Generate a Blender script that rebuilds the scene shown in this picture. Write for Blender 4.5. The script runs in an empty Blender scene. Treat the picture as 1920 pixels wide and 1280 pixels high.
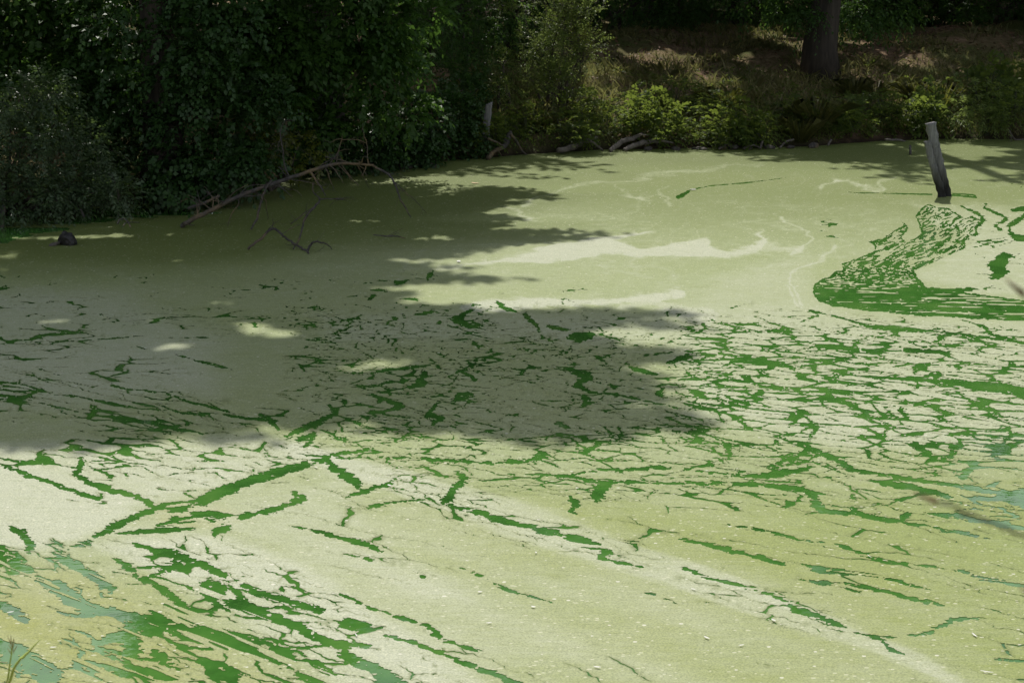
import bpy, math, random
import numpy as np
from mathutils import Vector

# ------------------------------------------------------------------ camera, sky, sun, exposure
scene = bpy.context.scene
H = 3.4                      # camera height above the water (m)
FPX = 2955.0                 # focal length in photograph pixels (1920 wide)
PITCH = math.atan(760.0 / FPX)

cam_data = bpy.data.cameras.new("camera")
cam_data.sensor_width = 36.0
cam_data.lens = 36.0 * FPX / 1920.0
cam_data.clip_start = 0.05
cam_data.clip_end = 2000.0
cam_data.dof.use_dof = True
cam_data.dof.focus_distance = 13.0
cam_data.dof.aperture_fstop = 8.5
camera = bpy.data.objects.new("camera", cam_data)
scene.collection.objects.link(camera)
camera.location = (0, 0, H)
camera.rotation_euler = (math.pi / 2 - PITCH, 0, 0)
scene.camera = camera

SUN_EL = math.radians(56.0)
SUN_AZ = math.atan2(-0.13, 0.99)          # bearing of the sun measured from +Y towards +X
TO_SUN = Vector((math.sin(SUN_AZ) * math.cos(SUN_EL), math.cos(SUN_AZ) * math.cos(SUN_EL), math.sin(SUN_EL)))

world = bpy.data.worlds.new("World")
scene.world = world
world.use_nodes = True
wn = world.node_tree
wn.nodes.clear()
w_out = wn.nodes.new("ShaderNodeOutputWorld")
w_bg = wn.nodes.new("ShaderNodeBackground")
w_sky = wn.nodes.new("ShaderNodeTexSky")
w_sky.sky_type = 'NISHITA'
w_sky.sun_disc = False
w_sky.sun_elevation = SUN_EL
w_sky.sun_rotation = SUN_AZ
w_sky.dust_density = 2.0
w_sky.air_density = 1.0
w_bg.inputs['Strength'].default_value = 0.066
# broken white cloud over the whole sky (the pond mirrors it): noise on a flat cloud layer
w_tc = wn.nodes.new("ShaderNodeTexCoord"); w_sep = wn.nodes.new("ShaderNodeSeparateXYZ")
wn.links.new(w_tc.outputs['Generated'], w_sep.inputs[0])
w_z = wn.nodes.new("ShaderNodeMath"); w_z.operation = 'MAXIMUM'; w_z.inputs[1].default_value = 0.0
wn.links.new(w_sep.outputs[2], w_z.inputs[0])
w_za = wn.nodes.new("ShaderNodeMath"); w_za.inputs[1].default_value = 0.22
wn.links.new(w_z.outputs[0], w_za.inputs[0])
w_div = wn.nodes.new("ShaderNodeVectorMath"); w_div.operation = 'DIVIDE'
w_cmb = wn.nodes.new("ShaderNodeCombineXYZ")
for k in range(3): wn.links.new(w_za.outputs[0], w_cmb.inputs[k])
wn.links.new(w_tc.outputs['Generated'], w_div.inputs[0]); wn.links.new(w_cmb.outputs[0], w_div.inputs[1])
w_no = wn.nodes.new("ShaderNodeTexNoise"); w_no.inputs['Scale'].default_value = 1.5; w_no.inputs['Detail'].default_value = 5
w_mp = wn.nodes.new("ShaderNodeMapping"); w_mp.inputs['Location'].default_value = (0.0, 0.0, 0.0)
wn.links.new(w_div.outputs[0], w_mp.inputs[0]); wn.links.new(w_mp.outputs[0], w_no.inputs['Vector'])
w_rp = wn.nodes.new("ShaderNodeValToRGB")
w_rp.color_ramp.elements[0].position = 0.47; w_rp.color_ramp.elements[1].position = 0.60
wn.links.new(w_no.outputs[0], w_rp.inputs[0])
w_mx = wn.nodes.new("ShaderNodeMix"); w_mx.data_type = 'RGBA'
w_mx.inputs[7].default_value = (17.0, 17.5, 18.0, 1)
wn.links.new(w_rp.outputs[0], w_mx.inputs[0]); wn.links.new(w_sky.outputs[0], w_mx.inputs[6])
wn.links.new(w_mx.outputs[2], w_bg.inputs[0])
wn.links.new(w_bg.outputs[0], w_out.inputs[0])

sun_data = bpy.data.lights.new("sun", 'SUN')
sun_data.energy = 4.05
sun_data.angle = math.radians(0.6)
sun_data.color = (1.0, 0.96, 0.88)
sun = bpy.data.objects.new("sun", sun_data)
scene.collection.objects.link(sun)
sun.location = (-10, 30, 40)
sun.rotation_euler = (-TO_SUN).to_track_quat('-Z', 'Y').to_euler()

scene.view_settings.view_transform = 'Standard'
scene.view_settings.look = 'None'
scene.view_settings.exposure = 0.0
scene.view_settings.gamma = 1.0
scene.cycles.max_bounces = 6
scene.cycles.diffuse_bounces = 3
scene.cycles.transmission_bounces = 4
scene.cycles.transparent_max_bounces = 4

RNG = np.random.default_rng(11)

# ------------------------------------------------------------------ surveying: photograph pixel -> place
CP, SP = math.cos(PITCH), math.sin(PITCH)

def ray(px, py, Y):
    """the point at distance Y in front of the camera that the pixel (px, py) looks at"""
    u = (px - 960.0) / FPX; v = (640.0 - py) / FPX
    dy = CP + v * SP; dz = -SP + v * CP
    t = Y / dy
    return Vector((u * t, Y, H + dz * t))

def at(px, py, z=0.0):
    """the point at height z that the pixel (px, py) looks at"""
    u = (px - 960.0) / FPX; v = (640.0 - py) / FPX
    dy = CP + v * SP; dz = -SP + v * CP
    t = (z - H) / dz
    return Vector((u * t, dy * t, z))

def at_np(px, py):
    u = (px - 960.0) / FPX; v = (640.0 - py) / FPX
    dy = CP + v * SP; dz = -SP + v * CP
    t = -H / dz
    return u * t, dy * t

def to_px(X, Y, Z):
    zc = Y * CP - (Z - H) * SP
    yc = Y * SP + (Z - H) * CP
    zc = np.maximum(zc, 0.2)
    return 960.0 + FPX * X / zc, 640.0 - FPX * yc / zc

# ------------------------------------------------------------------ noise in numpy
def _hash(ix, iy, seed):
    h = (ix.astype(np.int64) * 374761393 + iy.astype(np.int64) * 668265263 + seed * 974634777) & 0xFFFFFFFF
    h = ((h ^ (h >> 13)) * 1274126177) & 0xFFFFFFFF
    h = h ^ (h >> 16)
    return (h & 0xFFFFFF).astype(np.float32) / 16777215.0

def vnoise(x, y, seed=0):
    fx = np.floor(x); fy = np.floor(y)
    ix = fx.astype(np.int64); iy = fy.astype(np.int64)
    tx = (x - fx).astype(np.float32); ty = (y - fy).astype(np.float32)
    tx = tx * tx * (3 - 2 * tx); ty = ty * ty * (3 - 2 * ty)
    a = _hash(ix, iy, seed); b = _hash(ix + 1, iy, seed)
    c = _hash(ix, iy + 1, seed); d = _hash(ix + 1, iy + 1, seed)
    return (a + (b - a) * tx) * (1 - ty) + (c + (d - c) * tx) * ty

def fbm(x, y, seed=0, octv=4, gain=0.5):
    s = 0.0; a = 1.0; n = 0.0
    for o in range(octv):
        s = s + a * vnoise(x, y, seed + o * 17); n += a
        x = x * 2.03 + 5.1; y = y * 2.03 - 3.7; a *= gain
    return s / n

def cells(u, v, seed, jit=0.9):
    """distance to the nearest cell border, and the nearest cell's seed point"""
    iu = np.floor(u).astype(np.int64); iv = np.floor(v).astype(np.int64)
    f1 = np.full(u.shape, 1e9, np.float32); f2 = f1.copy()
    cu = np.zeros(u.shape, np.float32); cv = cu.copy()
    for a in (-1, 0, 1):
        for b in (-1, 0, 1):
            pu = iu + a + 0.5 + jit * (_hash(iu + a, iv + b, seed) - 0.5)
            pv = iv + b + 0.5 + jit * (_hash(iu + a, iv + b, seed + 91) - 0.5)
            d = ((u - pu) ** 2 + (v - pv) ** 2).astype(np.float32)
            near = d < f1
            f2 = np.where(near, f1, np.minimum(f2, d))
            cu = np.where(near, pu, cu); cv = np.where(near, pv, cv)
            f1 = np.where(near, d, f1)
    return np.sqrt(f2) - np.sqrt(f1), cu, cv

def smooth(e0, e1, x):
    t = np.clip((x - e0) / (e1 - e0), 0, 1)
    return t * t * (3 - 2 * t)

def in_poly(px, py, poly):
    r = np.zeros(px.shape, bool)
    n = len(poly)
    for i in range(n):
        x1, y1 = poly[i]; x2, y2 = poly[(i + 1) % n]
        if y1 == y2: continue
        c = ((y1 > py) != (y2 > py)) & (px < (x2 - x1) * (py - y1) / (y2 - y1) + x1)
        r ^= c
    return r

def poly_sd(px, py, poly, ky=1.0):
    """signed distance to a polygon, positive inside; ky stretches the up-down direction"""
    d = np.full(px.shape, 1e9, np.float32)
    n = len(poly)
    for i in range(n):
        x1, y1 = poly[i]; x2, y2 = poly[(i + 1) % n]
        ex, ey = x2 - x1, (y2 - y1) * ky
        qx = px - x1; qy = (py - y1) * ky
        t = np.clip((qx * ex + qy * ey) / (ex * ex + ey * ey + 1e-9), 0, 1)
        d = np.minimum(d, np.hypot(qx - t * ex, qy - t * ey).astype(np.float32))
    return np.where(in_poly(px, py, poly), d, -d)

def soft_poly(px, py, poly, soft, ky=2.0):
    x = [p[0] for p in poly]; y = [p[1] for p in poly]
    m = (px > min(x) - soft) & (px < max(x) + soft) & (py > min(y) - soft) & (py < max(y) + soft)
    out = np.zeros(px.shape, np.float32)
    if m.any():
        out[m] = smooth(-soft, soft, poly_sd(px[m], py[m], poly, ky))
    return out

def line_gap(px, py, line):
    """(distance minus half width) to a tapering polyline of (x, y, half width), in survey pixels"""
    x = [p[0] for p in line]; y = [p[1] for p in line]; w = max(p[2] for p in line) + 14
    m = (px > min(x) - w) & (px < max(x) + w) & (py > min(y) - w) & (py < max(y) + w)
    out = np.full(px.shape, 99.0, np.float32)
    if not m.any(): return out
    qx0 = px[m]; qy0 = py[m]; best = np.full(qx0.shape, 99.0, np.float32)
    for (x1, y1, w1), (x2, y2, w2) in zip(line[:-1], line[1:]):
        ex, ey = x2 - x1, y2 - y1
        t = np.clip(((qx0 - x1) * ex + (qy0 - y1) * ey) / (ex * ex + ey * ey + 1e-9), 0, 1)
        best = np.minimum(best, np.hypot(qx0 - x1 - t * ex, qy0 - y1 - t * ey) - (w1 + (w2 - w1) * t))
    out[m] = best
    return out
# ------------------------------------------------------------------ the algae scum: where it is open, where it is dry
LEADS = [  # open leads between the rafts: x, y, half width (surveyed on the photograph)
 [(95,1038,1.5),(160,1018,3),(210,990,7),(270,962,5),(310,950,9),(345,956,13),(400,930,10),(450,908,8),(500,893,9),(545,880,9),(590,866,5),(640,852,4),(700,840,3)],
 [(300,985,3),(350,970,11),(390,965,7),(440,972,5),(500,960,4),(545,945,6),(565,935,8),(548,925,3)],
 [(395,975,5),(425,988,9),(400,1000,5),(398,1010,3)],[(10,875,2),(50,890,4),(100,905,4),(150,925,3),(185,935,2)],
 [(145,890,4),(170,905,6),(210,920,5),(250,930,4),(275,940,6),(290,950,6)],[(150,865,6),(148,885,6)],
 [(20,990,4),(45,1000,7),(60,1020,9),(55,1035,3)],[(0,1047,14),(30,1060,13),(60,1075,8),(80,1090,6)],
 [(95,1035,3),(130,1055,8),(170,1078,9),(210,1105,6)],
 [(70,1085,5),(110,1105,15),(150,1130,14),(190,1145,9),(230,1152,8),(290,1165,10),(350,1185,13),(420,1205,12),(480,1225,8),(540,1240,4)],
 [(220,1000,3),(300,995,5),(360,990,4)],[(255,1022,4),(300,1035,5),(330,1040,9),(336,1058,9),(322,1066,5),(270,1085,3)],
 [(330,1040,6),(390,1062,8),(420,1080,6)],[(380,1100,8),(400,1118,11),(420,1105,8),(395,1095,5)],
 [(215,1050,5),(240,1065,6),(262,1084,4),(300,1100,6),(340,1130,5)],
 [(315,1135,5),(345,1160,6),(400,1180,5),(480,1203,4),(550,1220,3)],[(430,1130,7),(500,1152,8),(560,1175,8),(600,1195,8),(650,1215,6)],
 [(460,1100,3),(500,1115,5),(550,1130,6),(600,1145,4)],[(210,1190,5),(240,1200,13),(255,1215,14),(240,1235,10)],
 [(140,1240,6),(210,1256,11),(280,1262,12),(330,1270,6)],[(-40,1190,12),(40,1235,20),(90,1268,24)],[(0,1135,8),(30,1150,10),(50,1165,6)],
 [(290,1225,8),(330,1250,5)],[(380,1240,8),(405,1256,17),(440,1270,12)],[(520,1222,8),(548,1248,9)],[(590,1240,5),(620,1262,7)],
 [(640,1226,5),(690,1248,11),(735,1275,14),(770,1300,12)],[(640,1205,4),(690,1212,5)],[(560,1265,7),(600,1285,9)],
 [(640,1115,2),(700,1140,3),(760,1160,3),(800,1172,4),(820,1188,6),(830,1200,4),(870,1210,3),(905,1220,1.5)],
 [(640,1168,7),(690,1175,8),(650,1160,4)],[(720,1190,3),(780,1205,3),(850,1232,4),(890,1250,5),(940,1268,6),(985,1290,6)],
 [(540,985,1),(590,995,2.5),(640,1008,3),(675,1018,4),(718,1035,2)],[(640,1038,1.5),(690,1047,2),(700,1056,1.5)],
 [(640,890,6),(668,905,8),(672,912,5)],[(695,948,2),(740,942,3),(800,936,1.5)],[(620,862,6),(625,875,8),(660,895,4)],
 [(750,895,1.5),(720,912,3),(680,922,3),(650,930,2)],[(852,912,5),(845,932,8),(830,941,4)],[(862,885,4),(868,900,6),(850,918,4)],
 [(830,938,3),(870,955,3),(905,962,4),(922,970,7),(950,978,5),(1000,988,4),(1020,995,6),(1060,1003,4),(1080,1010,10),(1105,1020,7),(1128,1026,3),(1142,1036,8),(1122,1046,5),(1155,1052,3),(1200,1062,2)],
 [(1142,906,5),(1128,915,13),(1122,928,11),(1118,936,4)],[(1070,936,4),(1078,946,7),(1070,957,5),(1082,964,2)],
 [(640,858,1.5),(760,858,1.5),(900,868,1.5),(980,866,3),(1008,857,7),(1020,850,3)],[(930,889,1.2),(1000,890,1.5),(1060,893,2.5),(1120,882,2),(1180,881,2),(1220,876,4),(1280,880,2),(1350,887,2),(1420,893,3),(1450,890,7),(1480,882,5),(1530,875,2)],
 [(1060,891,2),(1110,902,3),(1180,905,2),(1280,906,2),(1370,905,3),(1440,910,4),(1500,918,4),(1525,925,5),(1530,945,8),(1545,957,4),(1600,962,4),(1660,975,3.5),(1750,988,3),(1860,1010,1.5)],
 [(1740,963,2),(1800,968,4),(1860,980,5),(1925,992,5)],[(1598,935,1),(1602,958,2)],[(1880,930,10),(1920,935,16),(1960,940,14)],
 [(1365,983,1.2),(1440,996,1.5),(1460,1002,4),(1490,1010,1.5),(1560,1018,1.2),(1620,1040,3),(1660,1052,1.5),(1700,1055,1),(1750,1062,2),(1800,1070,2.5),(1825,1080,4),(1870,1090,3),(1925,1099,4)],
 [(1280,1010,2),(1318,1018,4),(1340,1025,3),(1375,1035,4),(1430,1047,4),(1475,1060,2)],[(1505,1057,2),(1535,1068,6),(1570,1073,3),(1660,1080,3),(1700,1095,3),(1780,1115,1)],
 [(1540,1090,.8),(1590,1095,2),(1660,1110,4),(1710,1122,3),(1745,1130,4),(1780,1138,1)],
 [(1640,1195,2),(1730,1190,2),(1770,1173,4),(1790,1162,4),(1840,1158,.8)],[(1560,1170,3),(1600,1183,2),(1650,1198,5),(1665,1215,3),(1700,1228,1.5)],
 [(1740,1218,1.2),(1800,1230,3),(1860,1236,2.5),(1925,1238,2)],[(1280,1065,3),(1350,1088,3),(1440,1112,2),(1480,1128,3),(1487,1143,7),(1540,1158,3),(1572,1170,5)],
 [(860,1065,1),(900,1080,2),(935,1098,2.5),(970,1110,2),(1035,1128,1)],[(750,1058,.8),(795,1082,1.5)],[(1170,1098,1),(1220,1115,2),(1272,1132,1)],
 [(1500,1088,.8),(1560,1098,1.2),(1620,1112,1)],
 # the right-hand leads
 [(1350,690,4),(1380,675,11),(1420,678,13),(1470,682,6),(1500,702,5)],[(1530,648,8),(1560,650,10),(1610,655,9),(1650,662,5)],[(1520,580,6),(1535,592,5),(1500,605,4)],
 [(1520,583,7),(1560,592,4),(1610,606,5),(1640,613,9),(1690,616,10),(1740,621,6),(1800,626,5),(1850,634,7),(1900,640,4)],[(1800,600,2),(1845,612,7),(1860,628,8),(1925,645,6)],
 [(1560,702,3),(1650,708,6),(1720,712,9),(1800,718,13),(1860,727,16),(1925,735,17)],[(1700,655,6),(1740,660,9),(1780,662,6)],[(1440,620,5),(1480,622,8),(1470,612,4)],[(1380,610,5),(1420,608,6)],
 [(1300,727,3),(1360,712,7),(1400,718,4),(1480,735,5),(1560,735,7),(1600,742,4)],[(1540,760,3),(1600,768,4),(1680,780,5),(1760,800,4),(1840,815,4),(1925,828,5)],[(1690,770,11),(1700,782,7)],
 [(1500,795,4),(1530,800,9),(1520,820,7),(1510,845,7),(1480,860,6),(1440,880,4)],[(1480,800,4),(1470,830,5),(1455,850,4)],[(1720,835,14),(1735,848,11),(1748,856,5)],[(1360,745,5),(1400,757,7),(1380,770,4)],
 [(1510,835,5),(1560,860,7),(1600,880,6),(1680,895,5),(1760,905,6),(1840,920,6),(1925,935,8)],[(1650,905,8),(1710,912,9),(1780,930,7)],[(1830,870,8),(1815,885,5),(1800,900,4)],
 [(1360,580,1.5),(1340,586,3),(1390,572,4),(1430,563,1.2)],[(1300,620,5),(1340,640,3)],
 # the shaded middle
 [(905,570,2),(870,590,5),(855,600,9),(880,612,6),(905,610,3)],[(930,566,4),(950,580,5),(970,584,3)],[(985,590,5),(1000,605,6),(1010,620,5)],[(1030,612,5),(1065,620,4)],[(1075,632,9),(1105,628,8),(1085,640,6)],
 [(1060,690,4),(1085,700,8),(1105,708,8),(1080,722,7),(1110,735,3),(1200,748,3),(1270,765,2)],[(1090,740,4),(1102,752,8),(1092,762,4)],[(640,700,1.5),(700,698,3),(760,690,4),(830,682,2)],[(795,700,6),(792,718,9),(770,725,4)],
 [(870,700,4),(890,712,5)],[(860,745,9),(880,740,7),(850,752,4)],[(820,755,4),(805,775,6),(830,785,5),(812,795,5)],[(700,740,5),(720,750,4),(750,762,7),(730,770,4),(690,775,3)],[(1050,795,7),(1068,802,5)],
 [(740,532,6),(760,527,4),(772,522,1.5)],[(810,508,3),(806,516,6),(800,525,4)],[(700,555,5),(690,562,4)],[(760,715,4),(720,718,3),(690,730,3)],[(1250,680,5),(1290,668,7)],[(1180,690,5),(1230,702,4)],
 # the shaded left
 [(-60,640,1.5),(60,642,1.5),(180,638,2),(260,630,1.5),(340,634,1.5),(400,633,1.5)],[(215,655,1),(250,648,2),(275,656,1)],[(330,665,3),(360,675,2),(405,685,4),(440,695,1)],
 [(-80,705,2),(40,720,2.5),(100,740,2),(150,745,3),(205,757,4),(260,765,2),(350,775,3),(420,778,2),(470,785,5),(520,790,3)],[(210,722,4),(240,730,3),(290,735,1.5),(400,733,1)],[(310,738,2),(360,755,3),(425,772,3)],[(75,692,3),(115,705,1.5)],
 [(-80,730,2),(60,752,2),(160,776,3),(240,785,5),(310,800,5),(380,812,3)],[(620,760,5),(632,775,4),(580,800,7),(540,815,5)],[(490,780,6),(510,792,8),(520,805,5)],[(560,825,6),(590,815,6),(570,835,4)],
 # far cracks
 [(1270,370,3),(1280,366,4),(1296,356,1.2),(1330,349,1),(1400,343,.8),(1480,333,.5)],[(1590,361,.8),(1660,363,1),(1750,365,1.2)],[(1782,366,1.5),(1832,371,1.5)],[(1784,363,1),(1828,366,1.2)],
]
SWIRL = [(1523,550),(1526,534),(1540,523),(1556,518),(1565,509),(1582,506),(1578,495),(1608,485),(1638,472),(1640,463),(1627,452),(1654,448),(1675,433),(1695,422),(1688,412),(1705,428),(1690,445),(1700,455),(1715,447),(1728,438),(1716,406),(1727,390),(1741,382),(1760,390),(1778,390),(1810,410),(1822,405),(1840,413),(1830,426),(1835,440),(1810,452),(1810,465),(1755,490),(1714,507),(1720,520),(1739,539),(1766,541),(1824,539),(1837,543),(1808,548),(1980,570),(1980,606),(1824,598),(1709,591),(1617,582),(1560,575),(1533,564)]
RIGHT_LEAD = [(1847,497),(1860,490),(1881,472),(1897,478),(1893,490),(1885,502),(1897,510),(1874,525),(1856,525),(1862,510)]
RIGHT_LEAD_2 = [(1890,438),(1905,440),(1980,448),(1980,458),(1904,452)]
WAVES = [[(1803,387,1.5),(1837,403,3),(1844,413,4),(1830,426,3),(1822,440,3),(1800,452,1.5)],[(1847,383,2),(1845,390,2),(1881,406,2.5),(1888,413,3),(1870,420,2)],[(1925,402,4),(1892,424,4),(1893,436,3),(1910,444,3)],[(1825,465,1),(1850,457,1.5),(1888,451,1.2)],[(1900,395,4),(1925,391,5)],[(1865,423,3),(1877,432,2)]]

def scum_fields(px, py, X, Y):
    """returns (cover > 0 where scum floats, dry 0..1, yellow 0..1)"""
    fine_x = X + 0.05 * (fbm(X * 5, Y * 5, 3, 3) - .5); fine_y = Y + 0.05 * (fbm(X * 5, Y * 5, 4, 3) - .5)
    # crusty, angular raft edges: everything is read at the seed point of small crust flakes
    ca, sa = math.cos(-0.42), math.sin(-0.42)
    fu = (fine_x * ca + fine_y * sa) / 0.036; fv = (-fine_x * sa + fine_y * ca) / 0.015
    _, cu, cv = cells(fu, fv, 5)
    cu *= 0.036; cv *= 0.015
    sx = cu * ca - cv * sa; sy = cu * sa + cv * ca
    k = 0.80
    qx = X * (1 - k) + sx * k; qy = Y * (1 - k) + sy * k
    qpx, qpy = to_px(qx, qy, 0.0)
    hx = X + 0.07 * (fbm(X * 11, Y * 11, 8, 3, .7) - .5); hy = Y + 0.07 * (fbm(X * 11, Y * 11, 9, 3, .7) - .5)

    gap = np.full(X.shape, 9.0, np.float32)      # < 0 : open water
    # ---- layers of cracks; each has its own drift direction, raft size and openness
    def layer(poly, soft, ang, lu, lv, width, keep, seed, wild=0.25, hair=False):
        m = soft_poly(px, py, poly, soft)
        sel = m > 0.01
        if not sel.any(): return
        x, y = (hx[sel], hy[sel]) if hair else (qx[sel], qy[sel])
        c, s = math.cos(ang), math.sin(ang)
        wx = x + wild * lu * (fbm(x / lu * 1.3, y / lu * 1.3, seed + 1, 3) - .5) * 2
        wy = y + wild * lu * (fbm(x / lu * 1.3, y / lu * 1.3, seed + 2, 3) - .5) * 2
        u = (wx * c + wy * s) / lu; v = (-wx * s + wy * c) / lv
        e, _, _ = cells(u, v, seed + 3)
        n1 = fbm(x / lu * 0.9, y / lu * 0.9, seed + 4, 3)
        n2 = vnoise(u * 2.3, v * 1.6, seed + 6)
        w = (.95 if hair else .54) * width * m[sel] * np.clip((n1 - (1 - keep)) * 4.0, 0, 1.6) * (0.35 + 1.3 * n2 * n2)
        g = (e - w) * (lv * 20)
        gap[sel] = np.minimum(gap[sel], np.where(w > 0.008, g, 9.0))
    layer([(-500,1030),(120,1010),(330,1010),(480,1090),(620,1150),(860,1290),(860,1500),(-500,1500)], 30, -0.66, 0.60, 0.16, 0.24, 0.58, 100)
    layer([(-500,850),(220,840),(420,860),(640,840),(900,850),(860,930),(640,930),(500,1000),(250,990),(60,1010),(-500,1000)], 25, -0.45, 0.45, 0.20, 0.13, 0.42, 130)
    layer([(1270,600),(1500,580),(1700,610),(2500,625),(2500,900),(1900,900),(1600,860),(1400,880),(1250,830),(1280,760),(1300,700)], 30, -0.34, 0.52, 0.24, 0.085, 0.95, 160, .14)
    layer([(1330,640),(1500,625),(1800,640),(2500,650),(2500,780),(1700,770),(1450,740),(1330,700)], 25, -0.22, 0.80, 0.15, 0.16, 0.55, 190)
    layer([(900,800),(1250,800),(1500,850),(2500,860),(2500,1000),(1900,1000),(1550,960),(1250,910),(900,900)], 30, -0.38, 0.65, 0.26, 0.075, 0.60, 220, .15)
    layer([(560,600),(850,570),(1300,585),(1380,700),(1330,830),(1000,850),(650,830),(520,740)], 30, -0.10, 0.42, 0.26, 0.11, 0.60, 250, .45)
    layer([(560,610),(900,605),(1300,615),(1300,690),(900,680),(560,650)], 18, -0.12, 0.50, 0.14, 0.10, 0.55, 280)
    layer([(-500,620),(300,600),(700,620),(700,800),(300,830),(-500,830)], 30, 0.02, 1.00, 0.24, 0.08, 0.55, 310, .3, True)
    layer([(-500,690),(60,700),(240,740),(420,780),(520,815),(200,825),(-500,820)], 18, -0.62, 0.9, 0.13, 0.24, 0.62, 340)
    layer([(-500,505),(200,510),(500,530),(720,500),(900,540),(1120,535),(1080,590),(700,610),(300,620),(-500,620)], 25, 0.35, 0.26, 0.26, 0.26, 0.40, 370, .5)
    layer([(400,540),(640,510),(760,540),(900,570),(800,620),(420,620)], 25, 0.5, 0.30, 0.24, 0.26, 0.50, 400, .6)
    layer([(500,980),(900,1000),(1250,1060),(1950,1000),(2500,1000),(2500,1500),(900,1500),(820,1260)], 40, -0.72, 1.60, 0.26, 0.035, 0.45, 430, .08, True)
    layer([(1180,1030),(1350,1060),(1600,1160),(1560,1200),(1300,1110)], 15, -0.6, 0.40, 0.16, 0.12, 0.5, 460)
    layer([(1780,340),(2500,340),(2500,560),(1850,540),(1820,460)], 20, 0.55, 0.6, 0.40, 0.14, 0.52, 490, .6)
    layer([(1535,404),(1572,408),(1572,458),(1545,462)], 6, 0.3, .25, .2, .30, .62, 520)
    # hairline cracks everywhere the crust is old
    layer([(-500,600),(600,600),(1300,600),(2500,620),(2500,1500),(-500,1500)], 30, -0.55, 1.30, 0.20, 0.040, 0.50, 550, .08, True)
    layer([(600,590),(2500,600),(2500,1000),(1200,960),(600,860)], 30, -0.25, 0.55, 0.20, 0.06, 0.62, 580, .18, True)
    layer([(-500,840),(300,840),(560,830),(640,850),(560,900),(300,930),(60,870),(-500,900)], 20, -0.40, 0.34, 0.13, 0.24, 0.55, 610, .25)
    layer([(540,600),(1300,600),(1340,820),(900,850),(560,820)], 25, 0.15, 0.34, 0.22, 0.12, 0.50, 640, .3)
    # the fine net of small rafts
    layer([(540,585),(900,575),(1300,590),(1420,620),(1400,850),(900,850),(540,830)], 30, -0.22, 0.34, 0.14, 0.10, 0.60, 670, .14, True)
    layer([(1280,610),(2500,630),(2500,880),(1500,880),(1280,820)], 30, -0.31, 0.46, 0.17, 0.11, 0.85, 700, .12, True)
    layer([(560,780),(1300,780),(1500,900),(1250,930),(700,900)], 30, -0.30, 0.40, 0.14, 0.10, 0.62, 910, .12, True)
    layer([(-500,690),(60,700),(500,760),(640,820),(560,900),(200,880),(-500,840)], 22, -0.42, 0.50, 0.13, 0.16, 0.56, 730, .12, True)
    layer([(-500,1000),(150,1010),(420,1000),(700,1170),(900,1290),(900,1500),(-500,1500)], 30, -0.66, 0.42, 0.11, 0.14, 0.58, 760, .15, True)
    layer([(600,840),(1300,840),(1900,900),(2500,900),(2500,990),(1300,960),(800,920)], 25, -0.36, 0.55, 0.16, 0.09, 0.55, 790, .12, True)
    layer([(700,900),(900,930),(1250,1040),(1600,1160),(1720,1230),(1560,1200),(1100,1060),(800,960)], 14, -0.70, 0.32, 0.09, 0.12, 0.50, 820, .15, True)
    layer([(-500,560),(300,560),(640,600),(640,700),(300,720),(-500,690)], 30, 0.08, 0.70, 0.20, 0.07, 0.55, 850, .2, True)
    # ---- surveyed leads
    rag = (vnoise(qx * 34, qy * 34, 61) - .5) * 5.0 + (vnoise(qx * 13, qy * 13, 62) - .45) * 4.0
    for ln in LEADS:
        if ln[0][0] > 1250 and 560 < ln[0][1] < 930: ln = [(a, b, c * .60) for a, b, c in ln]
        g = line_gap(qpx, qpy, ln) + np.where(qpy < 500, 0., np.where(qpy < 840, 1.2, -.4)) + rag * np.where(qpy < 500, .2, np.where(qpy < 830, .55, 1.0))
        gap = np.minimum(gap, g)
    for ln in WAVES:
        gap = np.minimum(gap, line_gap(qpx, qpy, ln) + (vnoise(qx * 30, qy * 20, 63) - .5) * 4)
    for pol in (RIGHT_LEAD, RIGHT_LEAD_2):
        gap = np.minimum(gap, np.where(soft_poly(qpx, qpy, pol, 2) + (vnoise(qx * 12, qy * 25, 64) - .5) * .7 > .5, -2.0, 9.0))
    # ---- the wide swirl of open water with drifting crumbs
    m = (px > 1500) & (py > 370) & (py < 620)
    sd = np.full(X.shape, -99.0, np.float32)
    sd[m] = poly_sd(px[m], py[m], SWIRL, 1.3) + (vnoise(X[m] * 20, Y[m] * 20, 65) - .5) * 3
    ins = sd > 0
    x = X[ins]; y = Y[ins]; ipx = px[ins]; ipy = py[ins]
    low = smooth(532, 556, ipy)
    # crumbs follow the curl: bend the streak coordinate round the toe of the swirl
    th = 1.0 - smooth(500, 566, ipy) * 1.35
    u = x * np.cos(th) + y * np.sin(th); v = -x * np.sin(th) + y * np.cos(th)
    v = v + 0.12 * (fbm(x * 2.5, y * 2.5, 66, 2) - .5)
    crumbs = fbm(u * 7, v * 46, 67, 3, .65)
    streak = fbm(x * 1.7 + y * .4, (y + .12 * x) * 26, 68, 3, .6)
    amount = np.clip(0.47 - 0.10 * (fbm(x * 1.3, y * 1.3, 69, 2) - .5) - 0.16 * smooth(6, 0, sd[ins]), 0, 1)
    edge = smooth(0, 14, sd[ins])
    c_hi = crumbs - (1 - amount) - 0.02 + 0.05 * smooth(530, 430, ipy)
    c_lo = streak - 0.62 + 0.05 * smooth(575, 592, ipy)
    cov = c_hi * (1 - low) + c_lo * low
    cov = np.where((edge < .25) & (ipy > 505), -0.2, cov)
    gap[ins] = np.where(cov > 0, cov * 30, -1.0 + np.clip(cov * 20, -3, 0.9))

    # torn strips of scum stretched along the drift inside the wider leads
    sel = (gap < 0) & (py > 1000)
    x = X[sel]; y = Y[sel]
    ang = np.where(px[sel] + (1000 - py[sel]) * .8 > 1050, -.30, -.66)
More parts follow.
